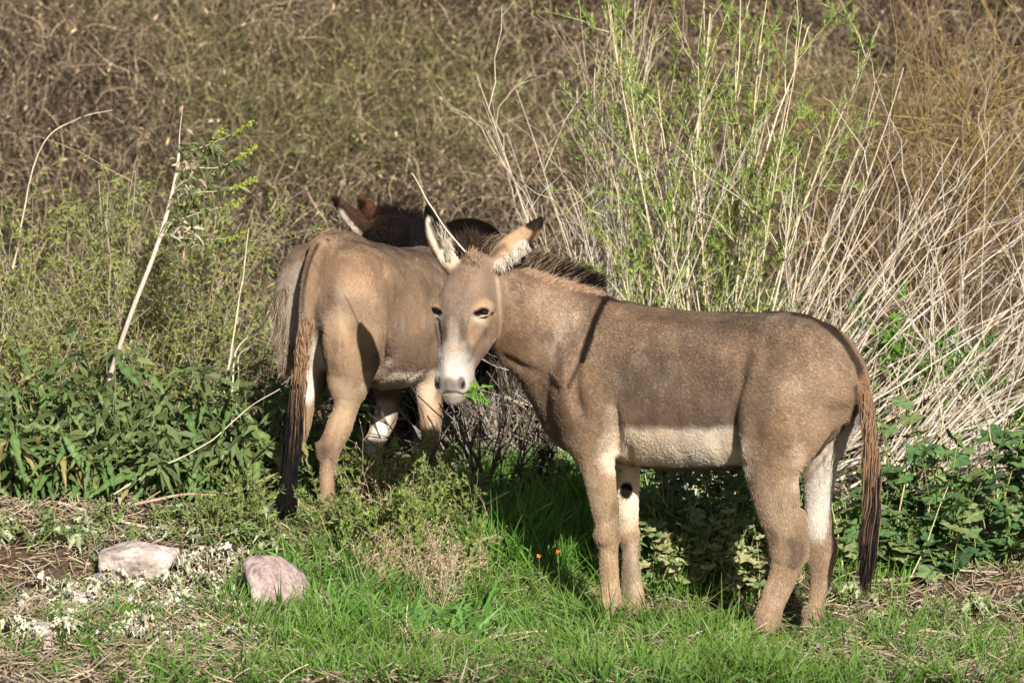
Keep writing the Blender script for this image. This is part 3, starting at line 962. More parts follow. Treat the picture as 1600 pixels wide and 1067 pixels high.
# ---------------------------------------------------------------- left donkey seen from behind
def rear_donkey():
    F = np.array((0.454, 0.891, 0))
    L = np.array((0.891, -0.454, 0))
    base = P(575, 800, 13.35)
    base[2] = float(H(base[0], base[1]))
    root = thing('donkey', 'tan donkey seen from behind with its long dark tipped tail hanging down', 'donkey', tuple(base), 'donkeys browsing on the bank')
    ch = []
    st = [(515, 398, 560, 13.06, .195), (526, 376, 580, 13.12, .225), (548, 373, 596, 13.22, .232), (576, 380, 606, 13.36, .245), (606, 386, 608, 13.5, .25),
          (634, 389, 600, 13.63, .235), (660, 387, 585, 13.76, .20), (685, 395, 560, 13.9, .15)]
    ch.append(Chain([(p, (a + b) / 2, Y, w, (b - a) / 2 / (FPX / Y)) for p, a, b, Y, w in st], L, k=.05, col=C_TAUPE, sub=3, cap=.6))
    # croup spine
    ch.append(Chain([(497, 388, 12.99, .03, .03), (510, 378, 13.05, .04, .03), (540, 376, 13.2, .05, .03)], L, k=.06, col=C_TAN))
    # buttocks and hips
    ch.append(Chain([(560, 430, 13.04, .10, .13), (562, 480, 12.98, .105, .14), (552, 540, 12.97, .10, .13)], L, k=.05, col=C_TAN))
    ch.append(Chain([(484, 430, 13.13, .095, .12), (478, 480, 13.10, .10, .13), (476, 530, 13.09, .085, .11)], L, k=.045, col=C_TAUPE))
    # point of hip
    ch.append(Chain([(585, 425, 13.12, .06, .07), (590, 470, 13.08, .05, .09), (585, 530, 13.06, .05, .08)], L, k=.05, col=C_TAN))
    # right hind
    ch.append(Chain([(556, 520, 12.98, .10, .13), (552, 565, 12.97, .085, .11), (545, 598, 12.97, .068, .085), (541, 635, 12.96, .046, .062), (528, 672, 12.94, .042, .056),
                     (516, 700, 12.93, .040, .052), (513, 728, 12.93, .034, .042), (512, 765, 12.93, .031, .035), (512, 790, 12.93, .035, .038), (516, 812, 12.94, .033, .036)], L, k=.03, col=C_LEG))
    # left hind
    ch.append(Chain([(480, 520, 13.12, .085, .12), (484, 565, 13.12, .06, .095), (481, 600, 13.12, .046, .07), (473, 640, 13.11, .040, .052), (464, 675, 13.10, .038, .050),
                     (457, 700, 13.09, .038, .048), (453, 730, 13.09, .034, .039), (448, 760, 13.09, .031, .034), (445, 778, 13.09, .033, .035)], L, k=.022, col=C_LEG))
    # right fore, left fore (lifted knee)
    ch.append(Chain([(668, 560, 13.58, .07, .10), (671, 610, 13.57, .052, .065), (672, 650, 13.56, .044, .050), (672, 690, 13.55, .038, .042), (671, 705, 13.55, .039, .043),
                     (671, 740, 13.55, .032, .036), (671, 765, 13.55, .035, .038), (670, 785, 13.55, .032, .035)], L, k=.03, col=C_LEG))
    ch.append(Chain([(604, 570, 13.72, .07, .10), (605, 620, 13.72, .05, .064), (600, 655, 13.72, .044, .050), (586, 690, 13.70, .038, .042), (582, 703, 13.69, .039, .043),
                     (584, 735, 13.70, .032, .036), (584, 758, 13.70, .034, .037), (583, 776, 13.70, .032, .035)], L, k=.022, col=C_LEG))
    # neck stretched forward and head, both behind the front donkey
    ch.append(Chain([(668, 470, 13.80, .12, .19), (705, 468, 13.92, .10, .16), (745, 485, 13.97, .085, .13), (775, 500, 13.98, .075, .11)], (0.4, -.9, 0), k=.05, col=C_TAN))
    ch.append(Chain([(775, 495, 13.98, .085, .095), (800, 512, 13.97, .09, .10), (828, 535, 13.96, .07, .085), (855, 556, 13.95, .055, .06), (872, 568, 13.95, .05, .05)], (0.2, -.95, 0), k=.03, col=C_TAUPE, cap=.6))
    for dy in (-.06, .06):
        ch.append(Chain([(778, 470, 13.97 + dy, .025, .02), (785, 450, 13.97 + dy * 1.6, .034, .018), (795, 442, 13.97 + dy * 2, .02, .014)], (1, 0, 0), k=.012, col=C_TAN))
    cut = lambda rows, k=.02: ch.append(Chain(rows, L, k=k, cut=True))
    cut([(596, 405, .008, .008), (607, 440, .012, .012), (610, 480, .014, .014), (606, 530, .016, .016), (596, 580, .014, .014)], .04)
    cut([(487, 470, .012, .012), (490, 510, .016, .016), (497, 560, .018, .018), (506, 610, .012, .012)], .02)
    cut([(540, 640, .006, .006), (524, 690, .008, .008)], .02)
    cut([(560, 520, .007, .007), (575, 560, .009, .009), (570, 600, .008, .008)], .05)
    ch.append(Chain([(497, 695, .012, .012), (499, 712, .012, .012)], L, k=.02))
    # tail
    ch.append(Chain([(501, 385, 12.97, .030, .03), (489, 420, 12.89, .034, .030), (483, 460, 12.86, .030, .028), (478, 510, 12.85, .026, .025), (470, 560, 12.86, .022, .022),
                     (463, 620, 12.87, .016, .016), (457, 680, 12.87, .010, .010)], L, k=.018, col=C_TAN))
    pts = [
        ('blob', (570, 430, 12.95, .16, .25, .13), 1, .5, (0.38, 0.25, 0.155), .7),
        ('blob', (575, 400, 13.0, .14, .3, .05), 1, .6, (0.22, 0.145, 0.09), .6),
        ('blob', (525, 500, 12.9, .05, .2, .06), 1, .5, (0.56, 0.41, 0.28), .7),
        ('blob', (560, 540, 12.9, .09, .2, .12), 1, .5, (0.46, 0.32, 0.20), .6),
        ('blob', (592, 560, 12.95, .035, .2, .10), 1, .5, (0.26, 0.17, 0.11), .6),
        ('blob', (640, 470, 13.3, .12, .3, .16), 1, .5, (0.33, 0.215, 0.135), .7),
        ('blob', (650, 550, 13.4, .12, .3, .06), 1, .6, (0.24, 0.165, 0.115), .6),
        ('line', [(600, 590, 13.3), (625, 590, 13.4), (650, 592, 13.5)], .085, .02, C_CREAM, .9),
        ('line', [(596, 570, 13.15), (606, 545, 13.2)], .035, .015, (0.75, 0.66, 0.54), .7),
        ('surf', [(513, 375), (497, 383), (486, 402), (479, 430), (475, 460), (473, 490)], .0065, .004, (0.04, 0.026, 0.02), .85),
        ('surf', [(603, 440), (606, 490), (602, 540), (594, 575)], .016, .012, (0.20, 0.13, 0.085), .7),
        ('surf', [(590, 575), (582, 600), (588, 560)], .022, .014, (0.20, 0.135, 0.09), .7),
        ('surf', [(540, 440), (570, 450)], .04, .04, (0.45, 0.30, 0.19), .6),
        ('surf', [(530, 388), (570, 392), (598, 405)], .022, .02, (0.17, 0.11, 0.07), .65),
        ('surf', [(615, 395), (650, 398), (690, 400)], .02, .018, (0.19, 0.125, 0.085), .6),
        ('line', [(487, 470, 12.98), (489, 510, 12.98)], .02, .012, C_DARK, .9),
        ('line', [(490, 530, 13.05), (488, 570, 13.05), (484, 610, 13.06)], .05, .02, C_WHITE, .85),
        ('blob', (455, 500, 13.0, .08, .2, .18), 1, .4, (0.36, 0.29, 0.225), .85),  # far rump: grey of the fur plus grazing shade, painted in
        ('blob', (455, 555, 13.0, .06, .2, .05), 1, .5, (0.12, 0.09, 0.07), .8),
        ('line', [(516, 690, 12.9), (508, 712, 12.9)], .05, .03, (0.26, 0.18, 0.125), .7),
        ('blob', (506, 706, 12.9, .02, .05, .025), 1, .5, (0.10, 0.075, 0.06), .6),
        ('line', [(512, 740, 12.9), (514, 810, 12.9)], .05, .03, (0.34, 0.225, 0.15), .6),
        ('line', [(540, 610, 12.9), (530, 660, 12.9)], .07, .04, (0.52, 0.38, 0.25), .6),
        ('line', [(450, 740, 13.05), (445, 785, 13.05)], .06, .03, (0.30, 0.19, 0.12), .7),
        ('line', [(600, 640, 13.68), (584, 700, 13.66)], .04, .02, C_WHITE, .8),
        ('line', [(672, 600, 13.5), (674, 660, 13.5)], .045, .03, (0.60, 0.46, 0.32), .8),
        ('line', [(463, 620, 12.87), (457, 700, 12.87)], .04, .03, (0.05, 0.035, 0.03), .9),
    ]

    def flow(V):
        d = np.tile(-F * 0.5 + np.array((0, 0, -0.8)), (len(V), 1))
        return d
    V, Q, N, col = make_body(root, ch, pts, flow, 280000, 0.0062, tint=.80)
    for (px, py, Y, bx, by, bY) in ((516, 812, 12.94, 521, 836, 12.93), (445, 778, 13.09, 442, 800, 13.08), (670, 785, 13.55, 670, 808, 13.55), (583, 776, 13.70, 583, 800, 13.70)):
        b = P(bx, by, bY)
        b[2] = float(H(b[0], b[1])) - .004
        hoof(root, b, P(px, py + 5, Y), F, .038)
    tl = [P(481, 500, 12.83), P(472, 560, 12.84), P(464, 620, 12.85), P(457, 680, 12.86), P(455, 700, 12.86)]
    S, t = strands(tl, 6500, lambda q: .025 + .26 * smooth01(q, .25, .65) - .04 * q, lambda q: np.stack([-.10 + .03 * q, 0 * q, -1 + 0 * q], 1), .06, k=6, bend=(0, 0, -.1), clump=.03, root_r=.010)
    dk = smooth01(t + RNG.normal(0, .07, len(t)), .22, .55)[:, None]
    hair_np('tail_hair', S, np.array([1, 1, 1, .9, .7, .3]) * .0011, M_LONGHAIR, root,
            (np.array((0.30, 0.185, 0.11)) * (1 - dk) + np.array((0.006, 0.005, 0.006)) * dk) * (0.55 + .8 * RNG.random((len(t), 1))))
    # shaggy fringe on the far buttock
    S, t = strands([P(446, 450, 13.0), P(441, 490, 13.0), P(444, 540, 13.0), P(455, 565, 13.0)], 1500, .05, (-.25, -.1, -1), .25, clump=.03, root_r=.012)
    hair_np('buttock_fringe', S, np.array([1, .9, .8, .5, .2]) * .0008, M_FUR, root, np.array((0.26, 0.20, 0.15)) * (0.4 + 1.0 * RNG.random((len(t), 1))))
    return root


# ---------------------------------------------------------------- dark donkey behind the others
def dark_donkey():
    F = nrm(np.array((-0.45, -0.89, 0)))
    L = nrm(np.array((0.89, -0.45, 0)))
    base = P(700, 790, 14.8)
    base[2] = float(H(base[0], base[1]))
    root = thing('donkey', 'dark brown donkey mostly hidden behind the others, only ears, mane and back showing', 'donkey', tuple(base), 'donkeys browsing on the bank')
    B = (0.0052, 0.0036, 0.003)
    G = (0.008, 0.007, 0.0075)
    ch = []
    st = [(745, 350, 560, 15.25, .17), (735, 341, 575, 15.12, .19), (720, 348, 590, 14.95, .20), (705, 352, 595, 14.8, .20), (690, 352, 580, 14.65, .17), (680, 360, 545, 14.55, .13)]
    ch.append(Chain([(p, (a + b) / 2, Y, w, (b - a) / 2 / (FPX / Y)) for p, a, b, Y, w in st], L, k=.05, col=B, sub=3, cap=.6))
    ch.append(Chain([(690, 430, 14.6, .10, .17), (660, 400, 14.48, .09, .14), (628, 378, 14.38, .08, .11), (604, 372, 14.30, .07, .09)], L, k=.05, col=G))
    # head pointing down left
    ch.append(Chain([(606, 366, 14.30, .07, .075), (592, 395, 14.24, .085, .095), (580, 425, 14.18, .075, .095), (568, 460, 14.12, .055, .07), (560, 485, 14.09, .05, .05)], (0.8, -.6, 0), k=.03, col=B, cap=.6))
    # ears
    ch.append(Chain([(587, 378, 14.28, .022, .034), (569, 360, 14.26, .022, .040), (548, 339, 14.25, .018, .036), (530, 318, 14.24, .013, .024), (520, 306, 14.24, .008, .011)], (0.3, 1, 0.1), k=.012, col=(0.06, 0.035, 0.022)))
    ch.append(Chain([(563, 366, 14.225, .013, .015), (547, 348, 14.22, .015, .017), (531, 326, 14.22, .010, .011)], (0.3, 1, 0.1), k=.008, cut=True))
    ch.append(Chain([(598, 360, 14.33, .024, .034), (584, 340, 14.34, .022, .036), (571, 321, 14.35, .018, .028), (562, 308, 14.35, .010, .013)], (0.3, 1, 0.1), k=.012, col=(0.07, 0.033, 0.02)))
    for px, Y, x0 in ((655, 14.62, 668), (712, 14.50, 705), (700, 15.2, 715), (752, 15.1, 750)):
        g = float(H(P(px, 760, Y)[0], Y))
        bot = 285 + (CAM_Z - g) * FPX / Y
        ch.append(Chain([(x0, 540, Y, .08, .10), (px + 3, 600, Y, .055, .07), (px, bot - 130, Y, .042, .045), (px, bot - 100, Y, .038, .040), (px, bot - 60, Y, .03, .033), (px, bot - 22, Y, .032, .034)], L, k=.03, col=B))
    pts = [
        ('surf', [(564, 368), (553, 357), (543, 345), (533, 331)], .013, .006, (0.62, 0.54, 0.46), .9),
        ('line', [(590, 352, 14.3), (580, 350, 14.3)], .03, .02, (0.20, 0.09, 0.05), .8),
        ('blob', (523, 316, 14.24, .02, .06, .022), 1, .3, C_DARK, .95),
        ('blob', (565, 318, 14.35, .02, .06, .018), 1, .3, C_DARK, .9),
    ]
    V, Q, N, col = make_body(root, ch, pts, lambda V: np.tile(-F * .4 + np.array((0, 0, -.6)), (len(V), 1)), 90000, 0.0075, fur_len=.016, fur_rad=.0007, fur_mat=M_DARKFUR)
    for px, Y in ((655, 14.62), (712, 14.50), (700, 15.2), (752, 15.1)):
        b = P(px, 760, Y)
        b[2] = float(H(b[0], Y)) - .004
        hoof(root, b, b + np.array((0, 0, .055)), F, .037)
    S, t = strands([P(592, 352, 14.32), P(615, 354, 14.38), P(640, 362, 14.44), P(665, 372, 14.5)], 2600, .075, (0.1, -.05, 1), .22, bend=(.15, 0, -.1), clump=.02, root_r=.02)
    hair_np('mane', S, np.array([1, 1, .9, .6, .2]) * .001, M_LONGHAIR, root, np.array((0.006, 0.004, 0.0035)) * (0.5 + 1.2 * RNG.random((len(t), 1))))
    return root

# ================================================================== GROUND
def build_ground():
    xs = np.concatenate([np.linspace(-40, -3, 38)[:-1], np.linspace(-3, 3, 210), np.linspace(3, 40, 38)[1:]])
    ys = np.concatenate([np.linspace(-6, 9.5, 30)[:-1], np.linspace(9.5, 16, 220), np.linspace(16, 70, 140)[1:]])
    X, Y = np.meshgrid(xs, ys)
    Z = H(X, Y)
    p = np.stack([X, Y, X * 0], -1).reshape(-1, 3)
    fine = ((np.abs(X) < 3.1) & (Y > 9.4) & (Y < 16.1)).reshape(-1)
    Z = Z + ((0.006 * vn(p, 0.06, 8) + 0.01 * vn(p, 0.12, 9)) * fine).reshape(Z.shape)
    V = np.stack([X, Y, Z], -1).reshape(-1, 3)
    n = len(xs)
    i = np.arange(len(ys) - 1)[:, None] * n + np.arange(n - 1)[None]
    Q = np.stack([i, i + 1, i + n + 1, i + n], -1).reshape(-1, 4)
    m, nt, b = base_mat('dry_soil')
    tc = nt.nodes.new('ShaderNodeTexCoord')
    n1 = nt.nodes.new('ShaderNodeTexNoise')
    n1.inputs['Scale'].default_value = 5
    n1.inputs['Detail'].default_value = 8
    n2 = nt.nodes.new('ShaderNodeTexNoise')
    n2.inputs['Scale'].default_value = 60
    n2.inputs['Detail'].default_value = 5
    cr = nt.nodes.new('ShaderNodeValToRGB')
    e = cr.color_ramp.elements
    e[0].position, e[0].color = 0.3, (0.045, 0.030, 0.02, 1)
    e[1].position, e[1].color = 0.7, (0.13, 0.09, 0.06, 1)
    mx = nt.nodes.new('ShaderNodeMath')
    mx.operation = 'ADD'
    m2 = nt.nodes.new('ShaderNodeMath')
    m2.operation = 'MULTIPLY'
    m2.inputs[1].default_value = 0.5
    nt.links.new(tc.outputs['Object'], n1.inputs['Vector'])
    nt.links.new(tc.outputs['Object'], n2.inputs['Vector'])
    nt.links.new(n1.outputs['Fac'], mx.inputs[0])
    nt.links.new(n2.outputs['Fac'], mx.inputs[1])
    nt.links.new(mx.outputs[0], m2.inputs[0])
    nt.links.new(m2.outputs[0], cr.inputs[0])
    nt.links.new(cr.outputs[0], b.inputs['Base Color'])
    bp = nt.nodes.new('ShaderNodeBump')
    bp.inputs['Strength'].default_value = 0.8
    bp.inputs['Distance'].default_value = 0.01
    nt.links.new(n2.outputs['Fac'], bp.inputs['Height'])
    nt.links.new(bp.outputs[0], b.inputs['Normal'])
    b.inputs['Roughness'].default_value = 0.95
    b.inputs['Specular IOR Level'].default_value = 0.1
    g = mesh_np('ground', V, Q, m)
    g['kind'] = 'structure'
    return g


def G(px, py):
    """ground point seen at picture position px, py"""
    Ys = np.linspace(9, 22, 400)
    pts = np.array([P(px, py, y) for y in Ys])
    d = pts[:, 2] - H(pts[:, 0], pts[:, 1])
    i = np.where(d < 0)[0]
    return pts[i[0]] if len(i) else pts[-1]


def ground_xyz(px, Y):
    x = P(px, 700, Y)[0]
    return np.array((x, Y, float(H(x, Y))))


# ================================================================== VEGETATION TOOLS
class Acc:
    def __init__(self):
        self.v, self.q, self.t, self.c, self.n = [], [], [], [], 0

    def tube(self, pts, rad, col, sides=5):
        pts = np.asarray(pts, float)
        k = len(pts)
        rad = np.broadcast_to(np.asarray(rad, float), (k,))
        T = nrm(np.gradient(pts, axis=0))
        ref = np.array((0.3, 1.0, 0.1))
        U = nrm(np.cross(T, ref))
        W = np.cross(T, U)
        a = 2 * np.pi * np.arange(sides) / sides
        ring = pts[:, None] + (U[:, None] * np.cos(a)[None, :, None] + W[:, None] * np.sin(a)[None, :, None]) * rad[:, None, None]
        i = np.arange(k - 1)[:, None] * sides + np.arange(sides)[None]
        j = np.arange(k - 1)[:, None] * sides + (np.arange(sides)[None] + 1) % sides
        q = np.stack([i, j, j + sides, i + sides], -1).reshape(-1, 4) + self.n
        self.v.append(ring.reshape(-1, 3))
        self.q.append(q)
        c = np.asarray(col, float)
        if c.ndim == 1:
            c = np.broadcast_to(c, (k, 3))
        self.c.append(np.repeat(c, sides, 0))
        self.n += k * sides

    def blades(self, root, d, length, width, col, k=3, droop=0.4, tipc=None, twist=None, mid=0.45):
        """tapering strips: root (N,3), d (N,3) start direction, droop pulls towards the ground"""
        N = len(root)
        length = np.broadcast_to(np.asarray(length, float), (N,))
        width = np.broadcast_to(np.asarray(width, float), (N,))
        droop = np.broadcast_to(np.asarray(droop, float), (N,))
        d = nrm(d)
        side = nrm(np.cross(d, nrm(RNG.normal(0, 1, (N, 3)) + np.array((0, .6, 0)))))
        vs, ws = [], []
        for s in np.linspace(0, 1, k + 1):
            c = root + d * (length * s)[:, None] + np.array((0, 0, -1.0)) * (droop * length * s * s)[:, None]
            prof = (s / mid) if s < mid else (1 - s) / (1 - mid)
            w = width * 0.5 * (0.35 + 0.65 * prof if s < mid else prof)
            if s >= 1:
                vs.append(c[:, None])
            else:
                vs.append(np.stack([c - side * w[:, None], c + side * w[:, None]], 1))
        V = np.concatenate(vs, 1)                      # (N, 2k+1, 3)
        m = 2 * k + 1
        b = self.n + np.arange(N)[:, None] * m
        for i in range(k - 1):
            self.q.append(np.concatenate([b + 2 * i, b + 2 * i + 1, b + 2 * i + 3, b + 2 * i + 2], 1))
        self.t.append(np.concatenate([b + 2 * (k - 1), b + 2 * (k - 1) + 1, b + 2 * k], 1))
        self.v.append(V.reshape(-1, 3))
        c = np.repeat(np.asarray(col)[:, None, :], m, 1)
        if tipc is not None:
            w = (np.array([i // 2 for i in range(m)]) / k)[None, :, None] ** 2
            c = c * (1 - w) + np.asarray(tipc) * w
        self.c.append(c.reshape(-1, 3))
        self.n += N * m

    def build(self, name, mat, parent=None, kind=None, smooth=True):
        fs = []
        if self.q:
            fs.append(np.concatenate(self.q))
        if self.t:
            fs.append(np.concatenate(self.t))
        o = mesh_np(name, np.concatenate(self.v), fs, mat, parent, np.concatenate(self.c), smooth)
        if kind:
            o['kind'] = kind
        return o


def jc(c, n, amt=0.25, hue=0.07):
    """n variations of one albedo"""
    c = np.asarray(c, float)
    v = 1 + amt * RNG.normal(0, 0.7, (n, 1)).clip(-1.4, 1.6)
    e = hue * RNG.normal(0, .8, (n, 1))
    h = 1 + e * np.array((1.0, 0.15, -1.0))
    return np.clip(c * v * h, 0.004, 0.9)


def stem_path(base, ang, tilt, length, k=9, curve=0.0, wob=0.02, sag=0.0):
    """ang: lean to the right in degrees, tilt: lean towards the viewer in degrees"""
    d = np.array((math.sin(R(ang)), -math.sin(R(tilt)), math.cos(R(ang)) * math.cos(R(tilt))))
    d /= np.linalg.norm(d)
    s = np.linspace(0, 1, k)
    side = nrm(np.cross(d, (0, 1, 0)))
    p = base + d * (s * length)[:, None]
    p = p + side * (curve * length * s * s)[:, None]
    p[:, 2] -= sag * length * s * s
    w = np.cumsum(RNG.normal(0, wob * length / k, (k, 3)), 0)
    w[0] = 0
    return p + w


def branch_off(path, s, spread, length, k=5, up=0.3):
    i = min(int(s * (len(path) - 1)), len(path) - 2)
    f = s * (len(path) - 1) - i
    b = path[i] * (1 - f) + path[i + 1] * f
    T = nrm(path[i + 1] - path[i])
    d = nrm(T + RNG.normal(0, spread, 3) + np.array((0, 0, up)))
    t = np.linspace(0, 1, k)
    w = np.cumsum(RNG.normal(0, .035 * length, (k, 3)), 0)
    w[0] = 0
    bend = RNG.normal(0, .18, 3)
    return b + d * (t * length)[:, None] + w + bend * (length * t * t)[:, None]


def fan_shrub(name, label, cat, px, Y, n, ang, length, rad, col, group=None, tilt=(-15, 15), curve=(-.12, .12), twigs=4, twig_len=(.15, .4),
              twig_r=0.0018, leaves=0, leaf_len=.03, leaf_w=.004, leafcol=(0.10, 0.17, 0.03), spread=0.12, wob=.05, sag=0.0, thick=0, leaf_from=.3, sub=1, tw_spread=.45, droop=0.1, leafdir_up=.8, twcol=None, explicit=()):
    base = ground_xyz(px, Y)
    base[2] -= .02
    root = thing(name, label, cat, tuple(base), group)
    tw, lf = Acc(), Acc()
    small = Acc()
    twc = twcol or col
    ex = list(explicit)
    for i in range(n + len(ex)):
        b = base + np.array((RNG.normal(0, spread), RNG.normal(0, spread), 0))
        b[2] = float(H(b[0], b[1])) - .02
        L = RNG.uniform(*length)
        path = stem_path(b, RNG.uniform(*ang), RNG.uniform(*tilt), L, curve=RNG.uniform(*curve), wob=wob, sag=sag)
        c = jc(col, 1, .22)[0]
        r0 = rad * RNG.uniform(.55, 1.2)
        if i >= n:
            tx, ty, tY, er = ex[i - n]
            tip = P(tx, ty, tY)
            u = np.linspace(0, 1, 12)[:, None]
            path = b + (tip - b) * u + np.array((.05 * (-1) ** i, 0, 0)) * np.sin(u * np.pi) + np.stack([.012 * vn(b + (tip - b) * u, .12, 90 + i)] * 3, 1)
            a = Acc()
            a.tube(path, np.linspace(er, er * .25, len(path)), np.array(col) * RNG.uniform(.95, 1.2), 7)
            a.build('stem', M_BARK, root)
        elif i < thick:
            a = Acc()
            r0 = rad * RNG.uniform(1.3, 1.9)
            a.tube(path, np.linspace(r0, r0 * .2, len(path)), c, 7)
            a.build('stem', M_BARK, root)
        else:
            small.tube(path, np.linspace(r0, r0 * .3, len(path)), c, 5)
        anchors = [path]
        for _ in range(twigs):
            tp = branch_off(path, RNG.uniform(.25, .95), tw_spread, RNG.uniform(*twig_len))
            tw.tube(tp, np.linspace(twig_r, twig_r * .4, len(tp)), jc(twc, 1, .25)[0], 4)
            anchors.append(tp)
            for _ in range(sub):
                t2 = branch_off(tp, RNG.uniform(.3, .9), tw_spread * 1.2, RNG.uniform(*twig_len) * .5, k=4)
                tw.tube(t2, np.linspace(twig_r * .7, twig_r * .3, len(t2)), jc(twc, 1, .25)[0], 3)
                anchors.append(t2)
        if leaves:
            for a_i, pth in enumerate(anchors):
                m = max(1, int(leaves / len(anchors) * (1.5 if a_i else .6)))
                s = RNG.uniform(leaf_from if a_i == 0 else .1, 1, m) * (len(pth) - 1.001)
                ii = s.astype(int)
                f = (s - ii)[:, None]
                rt = pth[ii] * (1 - f) + pth[ii + 1] * f
                T = nrm(pth[ii + 1] - pth[ii])
                d = T * .6 + RNG.normal(0, .5, (m, 3)) + np.array((0, 0, leafdir_up))
                lf.blades(rt, d, leaf_len * RNG.uniform(.6, 1.3, m), leaf_w * RNG.uniform(.7, 1.3, m), jc(leafcol, m, .3, .1), k=2, droop=droop)
    if small.n:
        small.build('stems', M_BARK, root, 'stuff')
    if tw.n:
        tw.build('twigs', M_BARK, root, 'stuff')
    if lf.n:
        lf.build('foliage', M_LEAF, root, 'stuff')
    return root


# leaf templates, shared by all leaf objects
def leaf_mesh(name, outline, col, fold=.18, droop=.35, wav=.05, rib=(1.25, 1.25, 1.1)):
    """outline: list of (s along, half width); unit length along +X, up +Z"""
    V, C, Q = [], [], []
    for i, (s, w) in enumerate(outline):
        z = -droop * s * s + wav * math.sin(s * 9 + i)
        x = s * (1 - .25 * droop * s)
        for sd, u in ((-1, 1.0), (-1, .5), (0, 0), (1, .5), (1, 1.0)):
            V.append((x - (.04 * u), sd * w * u, z + fold * w * u + (wav * w * 3 * math.sin(i * 2.2 + sd) * u)))
            c = np.array(col) * (rib if u == 0 else (1 - .1 * u + .12 * ((i % 2) - .5),) * 3)
            C.append(np.clip(c, 0, .9))
    for i in range(len(outline) - 1):
        for j in range(4):
            Q.append((i * 5 + j, i * 5 + j + 1, i * 5 + j + 6, i * 5 + j + 5))
    o = mesh_np(name, np.array(V), np.array(Q), M_LEAF, None, np.array(C))
    me = o.data
    bpy.data.objects.remove(o)
    return me


def mallow_mesh(name, col, crumple=.12):
    V, C, T = [(0.12, 0, 0)], [np.array(col) * 1.15], []
    n = 30
    for ring in (.55, 1.0):
        for i in range(n + 1):
            a = math.radians(-158 + 316 * i / n)
            lobe = 1 + (.17 * math.cos(a * 5) + .07 * math.cos(a * 25)) * ring
            r = .5 * lobe * ring
            z = -.22 * r * r + crumple * math.cos(a * 5) * r + RNG.normal(0, .012)
            V.append((.12 + .42 * ring * 0 + r * math.cos(a), r * math.sin(a), z))
            C.append(np.array(col) * (1.0 + .18 * math.cos(a * 5) - .1 * ring + RNG.normal(0, .05)))
    for i in range(n):
        T.append((0, 1 + i, 2 + i))
    Q = [(1 + i, 2 + n + i, 3 + n + i, 2 + i) for i in range(n)]
    o = mesh_np(name, np.array(V), [np.array(T), np.array(Q)], M_LEAF, None, np.clip(np.array(C), 0, .9))
    me = o.data
    bpy.data.objects.remove(o)
    return me


def place_leaf(me, root, pos, d, size, roll=None):
    d = Vector(d).normalized()
    up = Vector((RNG.normal(0, .35), RNG.normal(-.35, .35), 1))
    z = (up - d * up.dot(d)).normalized()
    y = z.cross(d)
    M = Matrix((d, y, z)).transposed().to_4x4()
    M = M @ Matrix.Scale(size, 4)
    M.translation = Vector(pos)
    o = bpy.data.objects.new('leaf', me)
    COL.objects.link(o)
    o.parent = root
    o.matrix_parent_inverse = Matrix.Translation(root.location).inverted()
    o.matrix_basis = M
    return o


def leafy_plant(name, label, cat, base, nst, height, nleaf, meshes, size, stemcol, group, ang=35, filler=None, pitch=(-.4, .5), stemr=.003):
    base = np.asarray(base, float)
    root = thing(name, label, cat, tuple(base), group)
    st, fl = Acc(), Acc()
    per = max(1, nleaf // nst)
    for i in range(nst):
        path = stem_path(base + np.array((RNG.normal(0, .02), RNG.normal(0, .02), -.01)), RNG.uniform(-ang, ang), RNG.uniform(-ang, ang), height * RNG.uniform(.6, 1.1), k=8, curve=RNG.uniform(-.2, .2), wob=.06)
        st.tube(path, np.linspace(stemr, stemr * .5, len(path)), jc(stemcol, 1)[0], 5)
        for j in range(per):
            s = RNG.uniform(.3, 1) * (len(path) - 1.001)
            k = int(s)
            p = path[k] * (1 - s + k) + path[k + 1] * (s - k)
            a = RNG.uniform(0, 2 * math.pi)
            d = (math.cos(a), math.sin(a) - .25, RNG.uniform(*pitch))
            q = p + np.array(d) * .012
            st.tube([p, q], [.0012, .001], jc(stemcol, 1)[0], 3)
            place_leaf(meshes[RNG.integers(len(meshes))], root, q, d, size * RNG.uniform(.55, 1.2))
        if filler is not None:
            m = 26
            s = RNG.uniform(.1, 1, m) * (len(path) - 1.001)
            k = s.astype(int)
            rt = path[k] + (path[k + 1] - path[k]) * (s - k)[:, None]
            fl.blades(rt, RNG.normal(0, 1, (m, 3)) + np.array((0, -.2, .3)), size * RNG.uniform(.25, .6, m), size * .16, jc(filler, m, .3), k=3, droop=.35)
    st.build('stems', M_BARK, root, 'stuff')
    if fl.n:
        fl.build('small_leaves', M_LEAF, root, 'stuff')
    return root


